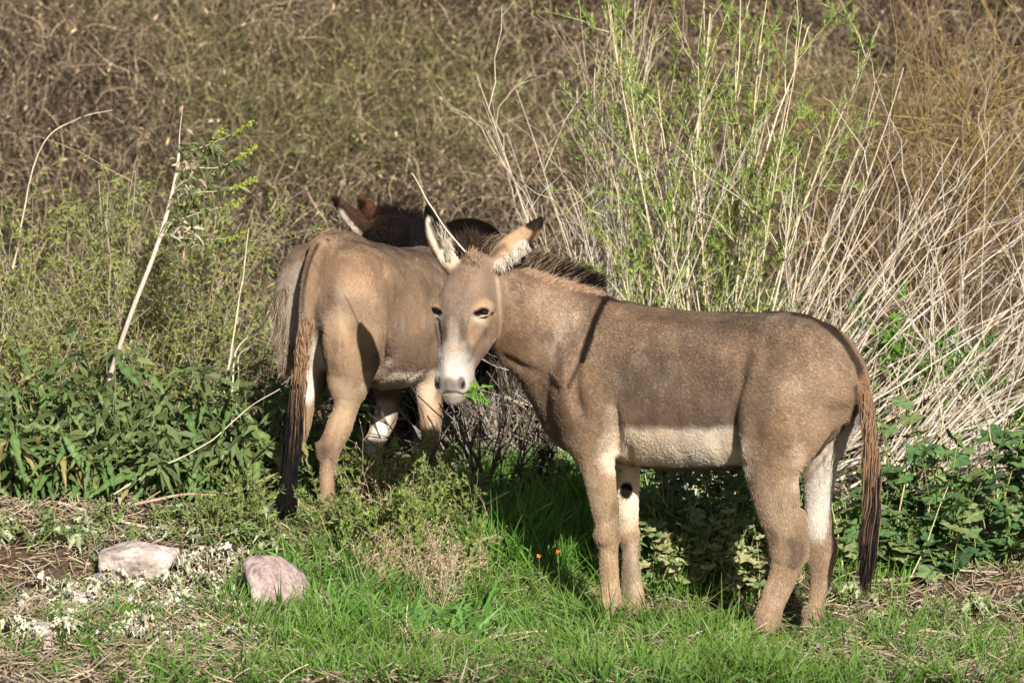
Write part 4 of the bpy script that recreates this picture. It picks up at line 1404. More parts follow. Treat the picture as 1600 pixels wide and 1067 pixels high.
def boulder(name, label, px, py, Y, sx, sy, sz, cols, seed, rot=0.0, cuts=16, hr=(.68, .9)):
    n = 40
    V, C, Q = [], [], []
    dirs = []
    for i in range(n + 1):
        th = math.pi * i / n
        for j in range(2 * n):
            ph = math.pi * j / n
            dirs.append((math.sin(th) * math.cos(ph), math.sin(th) * math.sin(ph), math.cos(th)))
    D = np.array(dirs)
    # facets: soft plane cuts
    rg = np.random.default_rng(seed)
    r = np.ones(len(D))
    for _ in range(cuts):
        m = nrm(rg.normal(0, 1, 3))
        h = rg.uniform(*hr)
        dd = D @ m
        lim = np.where(dd > .05, h / np.maximum(dd, .05), 9)
        r = np.minimum(r, lim)
    r = r * (1 + .05 * vn(D, .5, seed) + .025 * vn(D, .18, seed + 1) + .012 * vn(D, .07, seed + 2))
    Vv = D * r[:, None] * np.array((sx, sy, sz))
    c, s = math.cos(rot), math.sin(rot)
    Vv = Vv @ np.array(((c, 0, -s), (0, 1, 0), (s, 0, c)))
    base = P(px, py, Y)
    for i in range(n):
        for j in range(2 * n):
            a = i * 2 * n + j
            b = i * 2 * n + (j + 1) % (2 * n)
            Q.append((a, a + 2 * n, b + 2 * n, b))
    w = smooth01(vn(D, .35, seed + 5) + .5 * vn(D, .1, seed + 6), -.3, .5)[:, None]
    col = np.array(cols[0]) * (1 - w) + np.array(cols[1]) * w
    vein = np.abs(vn(D * np.array((1, 1, 2.2)), .4, seed + 9))
    col = col * (1 - .45 * (1 - smooth01(vein, .0, .06)))[:, None]
    o = mesh_np(name, Vv + base, np.array(Q), M_ROCK, None, col)
    o['label'] = label
    o['category'] = 'rock'
    return o


M_ROCK = attr_mat('granite', rough=0.9, spec=0.15, noise=(70, 0.3), bump=(45, 0.7, 0.008))

# ================================================================== BUILD
build_ground()

# ---------------------------------------------------------------- hillside scrub behind everything (uncountable)
def hillside():
    nb = 1500
    by = RNG.uniform(15.6, 23.5, nb)
    bx = RNG.uniform(-1, 1, nb) * (by * .155 + 1.2)
    cz = H(bx, by)
    ctr = np.stack([bx, by, cz], 1)
    size = RNG.uniform(.25, .62, nb)
    olive = np.zeros(nb)
    for qx, qy, qY, rr in ((470, 190, 20, .8), (640, 165, 20.5, .9), (300, 160, 21, .5), (395, 430, 16.8, .8), (150, 330, 18, .7), (980, 140, 20, .6), (1350, 150, 20, .6)):
        d = np.linalg.norm((ctr - P(qx, qy, qY)) * np.array((1, .8, 1)), axis=1)
        olive = np.maximum(olive, 1 - smooth01(d + .4 * vn(ctr, .5, 72), rr * .5, rr * 1.2))
    olive = np.clip(.42 * olive + .2 * smooth01(vn(ctr, .6, 75), .25, .7), 0, 1)
    # patches of green growth on the left and top centre
    per = 140
    n = nb * per
    idx = np.repeat(np.arange(nb), per)
    root = ctr[idx] + RNG.normal(0, .09, (n, 3)) * np.array((1, 1, .2)) * (size[idx] * 2)[:, None]
    root[:, 2] = H(root[:, 0], root[:, 1]) - .02
    out = root - ctr[idx]
    out[:, 2] = 0
    d = nrm(nrm(out) * .75 + RNG.normal(0, .5, (n, 3)) + np.array((0, -.25, .85)))
    ln = size[idx] * RNG.uniform(.4, 1.1, n)
    k = 7
    pts = np.zeros((n, k, 3))
    cur = root.copy()
    dd = d.copy()
    for j in range(k):
        pts[:, j] = cur
        dd = nrm(dd + RNG.normal(0, .48, (n, 3)) + np.array((0, 0, -.04)))
        cur = cur + dd * (ln / (k - 1))[:, None]
    base = np.array((0.165, 0.122, 0.088))
    tan = np.array((0.43, 0.34, 0.225))
    dark = np.array((0.028, 0.021, 0.017))  # near-black strands stand for self-shadowed gaps; tan ones brightened against them
    ol = np.array((0.20, 0.19, 0.075))
    c = np.where(RNG.random((n, 1)) < .33, tan, base)
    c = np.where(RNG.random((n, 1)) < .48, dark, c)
    c = c * (1 - olive[idx][:, None] * .75) + ol * olive[idx][:, None] * .75
    tone = 1 + .32 * vn(ctr, .9, 73)[idx] + RNG.uniform(-.28, .28, nb)[idx]
    c = np.clip(c * tone[:, None] * RNG.uniform(.55, 1.45, (n, 1)), .01, .8)
    rad = RNG.uniform(.0013, .0036, n)[:, None] * np.linspace(1, .35, k)[None]
    o = hair_np('hillside_scrub', pts, rad, M_SCRUB, None, c)
    tag(o, 'dense blurred tangle of dry brown and olive scrub covering the hillside', 'scrub', None, 'stuff')
    # small leaves in the greener bushes
    a = Acc()
    sel = np.where(RNG.random(n) < (.02 + .6 * olive[idx]))[0]
    sel = RNG.choice(sel, min(len(sel), 30000), replace=False)
    for _ in range(2):
        j = RNG.integers(2, k, len(sel))
        rt = pts[sel, j]
        cc = jc((0.17, 0.20, 0.06), len(sel), .35, .12)
        a.blades(rt, RNG.normal(0, 1, (len(sel), 3)), RNG.uniform(.02, .05, len(sel)), RNG.uniform(.008, .018, len(sel)), cc, k=2, droop=.2)
    sel = RNG.choice(n, 42000, replace=False)
    a.blades(pts[sel, RNG.integers(2, k, len(sel))], RNG.normal(0, 1, (len(sel), 3)), RNG.uniform(.02, .05, len(sel)), RNG.uniform(.006, .014, len(sel)), jc((0.48, 0.37, 0.24), len(sel), .4, .08), k=2, droop=.2)
    o = a.build('hillside_leaves', M_LEAF, None, 'stuff')
    tag(o, 'small olive and withered tan leaves scattered through the hillside scrub', 'leaves')


hillside()

# ---------------------------------------------------------------- shrubs of pale canes, right half
PALE = (0.55, 0.48, 0.39)
GREY = (0.40, 0.35, 0.29)
GREEN = (0.17, 0.27, 0.045)
fan_shrub('dry_shrub', 'pale leafless shrub of thin curling twigs standing just right of the upright ear', 'shrub', 975, 14.0, 38, (-15, 10), (.7, 1.75), .0042, PALE,
          curve=(-.22, .12), twigs=4, twig_len=(.12, .45), tw_spread=.4, spread=.07, sub=2)
fan_shrub('broom_shrub', 'tall shrub with sparse light green tufts behind the curling pale twigs', 'shrub', 905, 14.35, 12, (0, 12), (1.4, 2.1), .006, (0.45, 0.40, 0.28), twigs=9, twig_len=(.12, .4),
          leaves=110, leaf_len=.026, leaf_w=.0045, leafcol=(0.22, 0.27, 0.08), spread=.07, explicit=((978, 110, 14.2, .010), (935, 60, 14.3, .007), (900, 120, 14.3, .006)), curve=(-.08, .08), leaf_from=.35)
fan_shrub('dry_shrub', 'grey brown clump of upright dead sticks between the two green tufted shrubs', 'shrub', 1010, 14.25, 16, (-14, 20), (.7, 1.6), .0046, GREY, twigs=4, twig_len=(.15, .5), spread=.10, sub=2, thick=3)
fan_shrub('broom_shrub', 'tallest shrub with bright green narrow leaves and thick pale upright stems', 'shrub', 1090, 13.85, 19, (-9, 20), (1.1, 2.05), .0062, (0.60, 0.52, 0.36), twigs=10, twig_len=(.12, .42),
          leaves=560, leaf_len=.036, leaf_w=.0048, leafcol=(0.19, 0.26, 0.055), spread=.085, explicit=((1112, 20, 13.9, .0115), (1150, 90, 13.9, .007), (1265, 40, 13.9, .008), (1065, 160, 13.9, .006), (1200, 180, 13.8, .006)), curve=(-.06, .1), leaf_from=.3)
fan_shrub('dry_shrub', 'dense fan of pale dead canes leaning right from behind the donkey back', 'shrub', 1140, 13.75, 76, (10, 72), (.75, 1.95), .0054, PALE, twigs=3, twig_len=(.15, .5), spread=.10, thick=10,
          curve=(-.22, .24), sag=.07, tw_spread=.3)
fan_shrub('dry_shrub', 'short pale canes sticking up along the donkey back', 'shrub', 1060, 13.6, 44, (-62, 62), (.5, 1.0), .0036, PALE, twigs=3, twig_len=(.1, .3), spread=.16, curve=(-.2, .2), sub=1)
fan_shrub('dry_shrub', 'low spray of pale canes fanning out to the right behind the donkey tail', 'shrub', 1325, 13.5, 42, (28, 82), (.55, 1.35), .0050, PALE, twigs=2, twig_len=(.12, .45), spread=.10, thick=8,
          curve=(-.15, .18), sag=.04, tw_spread=.28)
fan_shrub('dry_shrub', 'grey heap of broken sticks low behind the tail of the side on donkey', 'shrub', 1420, 13.35, 34, (-75, 80), (.3, .75), .0036, (0.50, 0.43, 0.34), twigs=2, twig_len=(.1, .3), spread=.2, curve=(-.25, .25), sag=.1)
fan_shrub('dry_shrub', 'pale canes crossing at the far right edge of the bank', 'shrub', 1560, 13.9, 24, (-40, 45), (.7, 1.6), .0048, PALE, twigs=4, twig_len=(.15, .5), spread=.15, thick=4, curve=(-.15, .15))
fan_shrub('twiggy_tree', 'crooked tree with dark branches and yellow twigs at the upper right', 'tree', 1490, 14.9, 16, (-38, 24), (1.2, 2.3), .010, (0.15, 0.11, 0.075), twigs=14, twig_len=(.25, .7), twig_r=.0026, twcol=(0.29, 0.21, 0.09),
          spread=.12, thick=6, curve=(-.3, .25), wob=.3, sub=4, tw_spread=.75)
fan_shrub('twiggy_shrub', 'thicket of thin yellow brown twigs below the crooked tree', 'shrub', 1380, 15.6, 40, (-40, 50), (.9, 2.3), .004, (0.17, 0.125, 0.075), twigs=7, twig_len=(.2, .6), twig_r=.0022, spread=.25, curve=(-.4, .4), wob=.45, sub=3, tw_spread=.8)
fan_shrub('twiggy_shrub', 'brown tangled thicket behind the leaning canes on the right', 'shrub', 1310, 15.1, 44, (-55, 65), (.6, 1.5), .004, (0.155, 0.115, 0.08), twigs=9, twig_len=(.2, .55), twig_r=.002, spread=.25, curve=(-.4, .4), wob=.4, sub=3, tw_spread=.9)
fan_shrub('twiggy_shrub', 'brown tangled thicket filling the right edge behind the crossing canes', 'shrub', 1500, 15.0, 40, (-55, 55), (.6, 1.6), .004, (0.165, 0.12, 0.08), twigs=9, twig_len=(.2, .55), twig_r=.002, spread=.25, curve=(-.4, .4), wob=.4, sub=3, tw_spread=.9)
fan_shrub('green_weed', 'small bright green weed showing between canes above the donkey croup', 'weed', 1290, 13.9, 9, (-25, 40), (.45, .78), .003, (0.25, 0.3, 0.1), twigs=4, twig_len=(.08, .2), leaves=120, leaf_len=.05, leaf_w=.014, leafcol=(0.10, 0.22, 0.03), spread=.12, droop=.3, leafdir_up=.2)
fan_shrub('green_weed', 'green leafy weed among canes right of the donkey tail', 'weed', 1400, 13.9, 9, (-35, 45), (.45, .85), .003, (0.25, 0.3, 0.1), twigs=4, twig_len=(.08, .2), leaves=120, leaf_len=.05, leaf_w=.014, leafcol=(0.10, 0.22, 0.03), spread=.2, droop=.3, leafdir_up=.2)
fan_shrub('shade_painted_shrub', 'bare grey brown shrub, painted dark as shade, under the throat of the side on donkey', 'shrub', 772, 13.35, 15, (-48, 48), (.3, .62), .0065, (0.085, 0.065, 0.05), twigs=5, twig_len=(.12, .35), twig_r=.003, spread=.06, thick=7, curve=(-.25, .25), wob=.1, sub=2, tw_spread=.6)  # grey-brown stems; the shade under the neck is put into their colour
fan_shrub('dry_shrub', 'thin grey twigs behind the shade-painted shrub under the neck', 'shrub', 800, 14.1, 30, (-45, 45), (.3, .75), .0035, GREY, twigs=4, twig_len=(.12, .3), spread=.2, curve=(-.25, .25), sub=2)

# ---------------------------------------------------------------- left shrubs
YG = (0.20, 0.235, 0.06)
for px, Y, lab, h, n in ((150, 14.0, 'feathery yellow green shrub left of the leaning stalk', 1.15, 18), (60, 14.3, 'feathery yellow green shrub at the left edge', 1.25, 18), (262, 14.1, 'feathery yellow green shrub behind the leaning stalk', 1.08, 18),
                          (345, 14.5, 'dull green open shrub between leaning stalk and the rear view donkey', .78, 16), (-30, 13.8, 'feathery shrub half cut by the left edge', .9, 14)):
    fan_shrub('feathery_shrub', lab, 'shrub', px, Y, n, (-32, 32), (h * .45, h * 1.05), .0042, (0.34, 0.28, 0.20), twigs=9, twig_len=(.12, .38), twig_r=.0018, leaves=260, leaf_len=.026, leaf_w=.0075, leafcol=YG if px != 345 else (0.13, 0.17, 0.05),
              spread=.13, curve=(-.2, .2), wob=.1, sub=2, tw_spread=.7, leafdir_up=.1, droop=.2, leaf_from=.2)


def leaning_stalk():
    base = ground_xyz(120, 13.6)
    root = thing('tall_weed', 'tall weed with pale bare stalk leaning right and green sprays near its top', 'weed', tuple(base))
    pts = catmull([base, P(172, 587, 13.5), P(205, 490, 13.4), P(240, 400, 13.35), P(262, 330, 13.35), P(275, 275, 13.35), P(280, 238, 13.35)], 4)
    a = Acc()
    a.tube(pts, np.linspace(.0105, .006, len(pts)), (0.58, 0.50, 0.41), 8)
    a.build('stalk', M_BARK, root)
    a = Acc()
    def tw(*w, r=.0028, c=(0.50, 0.42, 0.33)):
        q = catmull([P(*x) for x in w], 4)
        a.tube(q, np.linspace(r, r * .4, len(q)), c, 5)
        return q
    tw((280, 238, 13.35), (281, 205, 13.35), (286, 165, 13.36), r=.003)
    tw((277, 245, 13.35), (266, 215, 13.34), (272, 175, 13.33), (270, 150, 13.33), r=.002, c=(.15, .11, .08))
    sprays = [tw((279, 240, 13.35), (300, 235, 13.3), (330, 225, 13.28), (372, 205, 13.26)), tw((276, 268, 13.35), (300, 262, 13.3), (340, 262, 13.3), (376, 245, 13.3)),
              tw((272, 290, 13.35), (292, 282, 13.32), (318, 250, 13.3), (335, 222, 13.3)),
              tw((262, 330, 13.35), (290, 300, 13.3), (330, 300, 13.3), (374, 290, 13.28)), tw((256, 350, 13.35), (290, 340, 13.3), (320, 330, 13.3), (358, 322, 13.28)),
              tw((250, 370, 13.35), (285, 372, 13.3), (320, 375, 13.3), (362, 372, 13.28)), tw((246, 385, 13.35), (270, 345, 13.4), (290, 330, 13.4), (300, 320, 13.4))]
    a.build('twigs', M_BARK, root, 'stuff')
    lf = Acc()
    for q in sprays:
        m = 62
        s = RNG.uniform(.15, 1, m) * (len(q) - 1.001)
        k = s.astype(int)
        rt = q[k] + (q[k + 1] - q[k]) * (s - k)[:, None] + RNG.normal(0, .012, (m, 3))
        lf.blades(rt, RNG.normal(0, .8, (m, 3)) + np.array((.3, -.1, -.25)), RNG.uniform(.02, .06, m), RNG.uniform(.006, .014, m), jc((0.14, 0.175, 0.065), m, .35, .1), k=4, droop=.35)
        # pale green flower spikes at the tips
        t = q[-1]
        d = nrm(q[-1] - q[-3] + np.array((.02, 0, .02)))
        m = 110
        f = RNG.random(m)
        rt = t + d * (f * .10 - .03)[:, None] + RNG.normal(0, .004, (m, 3))
        lf.blades(rt, RNG.normal(0, 1, (m, 3)), .010, .007, jc((0.30, 0.36, 0.06), m, .2), k=2, droop=.1)
    lf.build('foliage', M_LEAF, root, 'stuff')
    dl = Acc()
    for ctr in ((290, 262), (300, 352), (292, 372), (305, 300)):
        m = 40
        rt = P(ctr[0], ctr[1], 13.32) + RNG.normal(0, .025, (m, 3))
        dl.blades(rt, RNG.normal(0, 1, (m, 3)), RNG.uniform(.02, .05, m), .012, jc((0.42, 0.35, 0.26), m, .3), k=3, droop=.4)
    dl.build('withered_leaves', M_LEAF, root, 'stuff')


leaning_stalk()


def stalk(label, pts, r, col=(0.58, 0.50, 0.38), name='dry_stalk', cat='stalk', foot=True, group=None):
    w = [P(*p) for p in pts]
    if foot:
        b = w[0].copy()
        b[2] = float(H(b[0], b[1])) - .01
        b[0] -= (w[1][0] - w[0][0]) * .3
        if b[2] < w[0][2] - .03:
            w = [b] + w
    q = catmull(w, 6)
    q = q + np.stack([.004 * vn(q, .06, 81), .004 * vn(q, .06, 82), .003 * vn(q, .06, 83)], 1)
    a = Acc()
    a.tube(q, np.linspace(r, r * .45, len(q)), jc(col, len(q), .12, .03), 7)
    return tag(a.build(name, M_BARK), label, cat, group)


stalk('upright straw stalk with a broken tip left of the donkey rump', [(340, 680, 13.6), (352, 600, 13.6), (366, 520, 13.6), (378, 440, 13.6), (384, 400, 13.6), (388, 357, 13.6)], .0042)
stalk('bent pale stalk curving up to the rear view donkey', [(362, 680, 13.55), (364, 600, 13.55), (367, 555, 13.55), (385, 530, 13.55), (410, 508, 13.5), (433, 470, 13.45)], .0045)
stalk('short pale stalk close beside the bent one', [(368, 680, 13.5), (371, 600, 13.5), (374, 560, 13.5), (384, 545, 13.5), (398, 532, 13.5)], .003)
stalk('short crooked stalk left of the hanging tail', [(408, 680, 13.4), (416, 600, 13.4), (424, 565, 13.4), (427, 535, 13.4), (432, 510, 13.4)], .0034)
stalk('long straw stalk slanting across the serrated leaves', [(178, 772, 12.95), (240, 735, 12.93), (320, 695, 12.9), (385, 640, 12.88), (437, 608, 12.86)], .0035, foot=False)
stalk('thin grey stalk at the upper left edge', [(20, 420, 14.0), (60, 240, 14.0), (117, 188, 14.0), (175, 172, 14.0)], .003, foot=False)
stalk('brown stick lying along the foot of the serrated leaves', [(210, 788, 12.85), (280, 773, 12.88), (360, 770, 12.9), (430, 740, 12.9)], .006, (0.36, 0.27, 0.19), foot=False)
stalk('long grass stalk leaning against the donkey forehead and the upright ear', [(727, 394, 11.97), (700, 362, 11.955), (672, 320, 11.965), (655, 292, 11.98), (643, 270, 11.99)], .0028, (0.66, 0.58, 0.45), foot=False)

# ---------------------------------------------------------------- serrated leafy weeds, left
def serr(n=12, w=.10):
    return [(i / n, max(.004, w * math.sin(math.pi * min(1, (i / n) ** .75)) * (1 + (.16 if i % 2 else -.16)))) for i in range(n + 1)]


LONG = [leaf_mesh('long_leaf', serr(12, .088), c, fold=f, droop=d) for c, f, d in (((0.09, 0.165, 0.045), .35, .6), ((0.13, 0.19, 0.065), .2, .5), ((0.115, 0.19, 0.06), .25, .9), ((0.085, 0.15, 0.05), .3, .3), ((0.10, 0.175, 0.05), .3, .55), ((0.14, 0.205, 0.07), .2, .35), ((0.075, 0.135, 0.04), .4, .8), ((0.18, 0.24, 0.10), .15, .25), ((0.26, 0.23, 0.09), .5, .9))]
MAL = [mallow_mesh('mallow_leaf', c) for c in ((0.075, 0.155, 0.055), (0.10, 0.185, 0.06), (0.14, 0.22, 0.085), (0.06, 0.125, 0.05), (0.19, 0.23, 0.09))]
MAL_LIT = [mallow_mesh('mallow_leaf', c, .2) for c in ((0.30, 0.32, 0.14), (0.34, 0.34, 0.17), (0.16, 0.24, 0.09))]  # paler copies of the mallow leaf, sunlight put into their colour
PALEL = [leaf_mesh('withered_leaf', serr(8, .22), c, fold=.6, droop=.6, wav=.14) for c in ((0.58, 0.53, 0.42), (0.64, 0.60, 0.50), (0.44, 0.42, 0.30), (0.36, 0.40, 0.24))]

ORD = 'first second third fourth fifth sixth seventh eighth ninth tenth eleventh twelfth thirteenth fourteenth fifteenth sixteenth'.split()


def row(n, x0, x1, Y, jit, make, text):
    """n plants in a row, counted from the left"""
    for i in range(n):
        px = x0 + (x1 - x0) * (i + .5) / n + RNG.uniform(-.3, .3) * (x1 - x0) / n
        make(ground_xyz(px, Y + RNG.uniform(-jit, jit)), text % ORD[i])


gl = 'serrated weeds covering the left of the bank'


def serrated(h0, h1, sz, nl):
    return lambda b, lab: leafy_plant('leafy_weed', lab, 'weed', b, 5, RNG.uniform(h0, h1), nl, LONG, sz, (0.17, 0.19, 0.09), gl, ang=34, filler=(0.11, 0.15, 0.055), pitch=(-.95, .3))


row(15, -70, 420, 13.08, .07, serrated(.26, .44, .165, 20), 'green serrated weed, %s from the left in the front row left of the donkeys')
row(15, -70, 430, 13.45, .12, serrated(.42, .64, .155, 20), 'serrated weed, %s from the left in the taller back row left of the donkeys')
for px, Y, h, wh in ((500, 13.5, .34, 'middle of front three'), (535, 13.45, .38, 'rightmost in front'), (470, 13.4, .36, 'close to the tail'), (520, 13.9, .42, 'farther back on the left'), (560, 13.9, .4, 'farther back on the right')):
    leafy_plant('leafy_weed', 'green weed between hind legs of the rear view donkey, ' + wh, 'weed', ground_xyz(px, Y), 4, h, 12, LONG, .085, (0.16, 0.19, 0.08), 'weeds between the hind legs', ang=30, filler=(0.12, 0.2, 0.05), pitch=(-.5, .5))

# ---------------------------------------------------------------- mallows under the belly and on the right
def mal(grp, meshes, size, leaves, h0, h1, nst=4):
    return lambda b, lab: leafy_plant('mallow_plant', lab, 'plant', b, nst, RNG.uniform(h0, h1), leaves, meshes, size, (0.28, 0.27, 0.12), grp, ang=24, pitch=(-.5, .6), filler=(0.09, 0.16, 0.04), stemr=.0028)


row(8, 1000, 1190, 12.36, .05, mal('mallows under the belly', MAL_LIT, .056, 30, .24, .36, 5), 'mallow under the belly, leaves painted pale as sunlit, %s counting from the forelegs')
row(8, 1000, 1260, 12.62, .07, mal('mallows in the shade of the donkey', MAL, .058, 34, .42, .56, 6), 'dark green mallow in the shade behind the belly, %s from the forelegs')
row(8, 990, 1270, 12.95, .08, mal('mallows in the shade of the donkey', MAL, .062, 26, .42, .6, 5), 'tall shaded mallow in the rear row behind the belly, %s from the forelegs')
row(9, 1370, 1660, 12.55, .08, mal('mallows right of the tail', MAL, .085, 22, .18, .34), 'green broad leaved mallow, %s to the right of the tail in the front row')
row(10, 1360, 1670, 12.95, .1, mal('mallows right of the tail', MAL, .085, 24, .36, .58, 5), 'green broad leaved mallow, %s to the right of the tail in the back row')
row(5, 1255, 1380, 12.6, .1, mal('mallows by the hind legs', MAL, .055, 18, .14, .34), 'small mallow between hind legs and tail, %s from the left')
row(4, 860, 960, 13.4, .1, mal('mallows behind the forelegs', MAL, .055, 18, .28, .42), 'green mallow behind the forelegs, %s from the left')
for (x0, y0, x1, y1, Y, lab) in ((1395, 960, 1480, 760, 12.5, 'straw coloured stem rising through the mallow patch'), (1440, 850, 1475, 640, 12.9, 'thin seed stem above the mallow patch'), (1405, 800, 1415, 700, 12.8, 'short seed stem left in the mallow patch'),
                                (1320, 950, 1300, 790, 12.5, 'straw stem between the hind legs and the tail'), (1560, 860, 1545, 660, 12.9, 'tall seed stem at the right end of the mallow patch')):
    stalk(lab, [(x0, y0, Y), ((x0 + x1) / 2 + 5, (y0 + y1) / 2, Y), (x1, y1, Y)], .0035, (0.48, 0.44, 0.22))

# ---------------------------------------------------------------- wispy dry weeds in the middle
for px, Y, n, h, lab in ((628, 12.62, 7, .44, 'wispy tan seed weed in front of the dark gap between the donkeys'), (735, 12.5, 6, .30, 'wispy tan seed weed right below the donkey muzzle'), (660, 12.2, 5, .2, 'low dry wispy weed in the middle of the grass'),
                          (600, 12.35, 8, .20, 'small dry wispy weed near the front hoof of the rear view donkey'), (700, 12.35, 10, .26, 'dry weed bunch between the two fallen sticks and the tan weeds')):
    fan_shrub('seed_weed', lab, 'weed', px, Y, n, (-26, 26), (h * .6, h * 1.15), .0014, (0.46, 0.36, 0.24), twigs=8, twig_len=(.03, .12), twig_r=.0008, leaves=50, leaf_len=.008, leaf_w=.004, leafcol=(0.50, 0.38, 0.24), spread=.05, sub=3, tw_spread=.8, wob=.08)
for px, Y, h, lab in ((600, 13.0, .30, 'dusty green weed before the white foreleg of the rear view donkey'), (655, 13.0, .34, 'dusty green weed before the near foreleg of the rear view donkey'), (700, 12.9, .28, 'dusty green weed low beneath the white muzzle'),
                       (360, 12.75, .16, 'dusty green weed at the right end of the serrated thicket foot'),
                       (572, 12.8, .17, 'dusty green weed right of the front hoof of the rear view donkey'), (640, 12.7, .22, 'dusty green weed around the tall wispy tan one')):
    fan_shrub('green_weed', lab, 'weed', px, Y, 14, (-36, 36), (h * .6, h * 1.1), .002, (0.28, 0.26, 0.14), twigs=6, twig_len=(.04, .12), twig_r=.001, leaves=90, leaf_len=.024, leaf_w=.008, leafcol=(0.16, 0.20, 0.06), spread=.08, sub=1, tw_spread=.7, leafdir_up=.2)
fan_shrub('green_weed', 'low green and yellow weed at the foot of the wispy tan weeds', 'weed', 612, 12.55, 12, (-30, 30), (.15, .34), .002, (0.2, 0.25, 0.08), twigs=6, twig_len=(.04, .1), twig_r=.001, leaves=130, leaf_len=.02, leaf_w=.007, leafcol=(0.17, 0.24, 0.05), spread=.08, sub=1, tw_spread=.6)

# fallen sticks
def ground_stick(label, pts, r, col=(0.50, 0.42, 0.32), lift=.02, name='fallen_stick'):
    w = []
    for px, py, l in pts:
        g = G(px, py)
        g[2] += l
        w.append(g)
    q = catmull(w, 6)
    q = q + np.stack([.006 * vn(q, .08, 81), .006 * vn(q, .08, 82), .003 * vn(q, .05, 83)], 1)
    a = Acc()
    a.tube(q, np.linspace(r, r * .55, len(q)), jc(col, len(q), .12, .03), 7)
    return tag(a.build(name, M_BARK), label, 'stick')


stalk('pale broken stick slanting up in the grass below the muzzle', [(690, 828, G(690, 828)[1]), (745, 795, G(690, 828)[1] - .06), (795, 767, G(690, 828)[1] - .12)], .0075, (0.50, 0.42, 0.32), 'fallen_stick', 'stick', False)
stalk('second pale stick slanting up right of the first, ending near the foreleg', [(764, 848, G(764, 848)[1]), (815, 812, G(764, 848)[1] - .05), (862, 785, G(764, 848)[1] - .1)], .0065, (0.46, 0.39, 0.30), 'fallen_stick', 'stick', False)
stalk('thin shaded stick left of the near foreleg', [(812, 868, G(812, 868)[1]), (860, 830, G(812, 868)[1] - .05), (905, 798, G(812, 868)[1] - .1)], .004, (0.30, 0.25, 0.19), 'fallen_stick', 'stick', False)
ground_stick('long curved straw coloured stick lying above the rounded boulder', [(95, 800, .03), (160, 818, .03), (230, 832, .02), (300, 833, .02), (350, 826, .02)], .0075, (0.56, 0.47, 0.34))
ground_stick('thin stick lying left of the front hoof of the rear view donkey', [(390, 800, .02), (450, 808, .02), (520, 800, .03), (560, 796, .03)], .004)
ground_stick('brown stick beside the pink slab', [(330, 945, .02), (370, 930, .02), (410, 912, .02)], .005, (0.22, 0.15, 0.10))
ground_stick('grey stick lying at the lower right beside the hind hooves', [(1320, 925, .03), (1400, 918, .03), (1490, 905, .03), (1560, 902, .02)], .006, (0.42, 0.35, 0.27))
ground_stick('straw stick lying below the forelegs at the bottom', [(760, 1010, .03), (850, 1000, .03), (925, 1005, .02)], .005, (0.50, 0.42, 0.30))
ground_stick('curved grey stick near the bottom right corner', [(1380, 1010, .03), (1450, 1000, .03), (1530, 1010, .02)], .006, (0.42, 0.35, 0.27))

# ---------------------------------------------------------------- rocks
PINK = ((0.36, 0.29, 0.265), (0.52, 0.45, 0.41))
g = G(215, 905)
boulder('boulder', 'rounded pale pinkish boulder at the lower left of the bank', 212, 884, g[1], .165, .11, .092, PINK, 5, rot=-.12)
g = G(440, 950)
boulder('stone_slab', 'pink stone slab with dark cracks showing through grass at the bottom', 446, 944, g[1] + .0, .20, .15, .15, ((0.34, 0.255, 0.24), (0.48, 0.375, 0.35)), 14, rot=.6, cuts=9, hr=(.45, .75))
g = G(158, 915)
boulder('stone', 'small dark grey stone left of the rounded boulder', 157, 907, g[1], .045, .04, .028, ((0.20, 0.19, 0.19), (0.28, 0.27, 0.27)), 21)
g = G(125, 950)
boulder('stone', 'pale pink stone below the small dark grey one', 127, 943, g[1], .07, .06, .04, PINK, 25)
g = G(60, 1000)
boulder('stone', 'pinkish stone in the bottom left corner', 60, 995, g[1], .09, .08, .05, PINK, 37)
g = G(560, 1040)
boulder('stone', 'brownish stone at the bottom edge right of the pink slab', 560, 1036, g[1], .055, .05, .032, ((0.30, 0.23, 0.18), (0.42, 0.34, 0.28)), 45)

# pale withered leaf plants round the boulder
wl = lambda b, lab: leafy_plant('withered_plant', lab, 'plant', b, 5, RNG.uniform(.05, .11), 46, PALEL, .046, (0.45, 0.42, 0.30), 'whitish withered plants round the boulder', ang=65, pitch=(-.3, .8), stemr=.0018)
row(7, 95, 360, G(220, 925)[1], .06, wl, 'curled whitish withered plant just below the boulder, %s from the left')
row(9, 10, 380, G(220, 955)[1], .05, wl, 'curled whitish withered plant, %s from the left in the row below the boulder')
row(8, 0, 400, G(220, 995)[1], .08, wl, 'whitish grey withered plant, %s from the left near the bottom left edge')
row(4, 265, 360, G(220, 878)[1], .05, wl, 'whitish withered plant right of the boulder, %s from it')
row(12, -40, 440, G(220, 845)[1], .12, lambda b, lab: leafy_plant('leafy_weed', lab, 'weed', b, 5, RNG.uniform(.09, .19), 24, [LONG[7], LONG[1], LONG[0], PALEL[3]], .07, (0.25, 0.27, 0.12), 'small weeds above the boulder', ang=55, pitch=(-.2, .7), filler=(.16, .2, .07)),
    'small dull green weed in the litter above the boulder, %s from the left')
row(9, 1290, 1650, 12.2, .15, lambda b, lab: leafy_plant('leafy_weed', lab, 'weed', b, 4, RNG.uniform(.06, .12), 18, [LONG[7], LONG[1], PALEL[3]], .055, (0.25, 0.27, 0.12), 'small weeds at the lower right', ang=55, pitch=(-.2, .7), filler=(.16, .2, .07)),
    'small dull weed in the litter below the mallows, %s from the left')

# ---------------------------------------------------------------- grass and litter
def scatter_ground(n, x0, x1, y0, y1):
    """points spread evenly over the picture-visible ground between Y y0..y1"""
    Y = RNG.uniform(y0, y1, n)
    px = RNG.uniform(x0, x1, n)
    x = (px - 800) / FPX * Y
    return x, Y, px


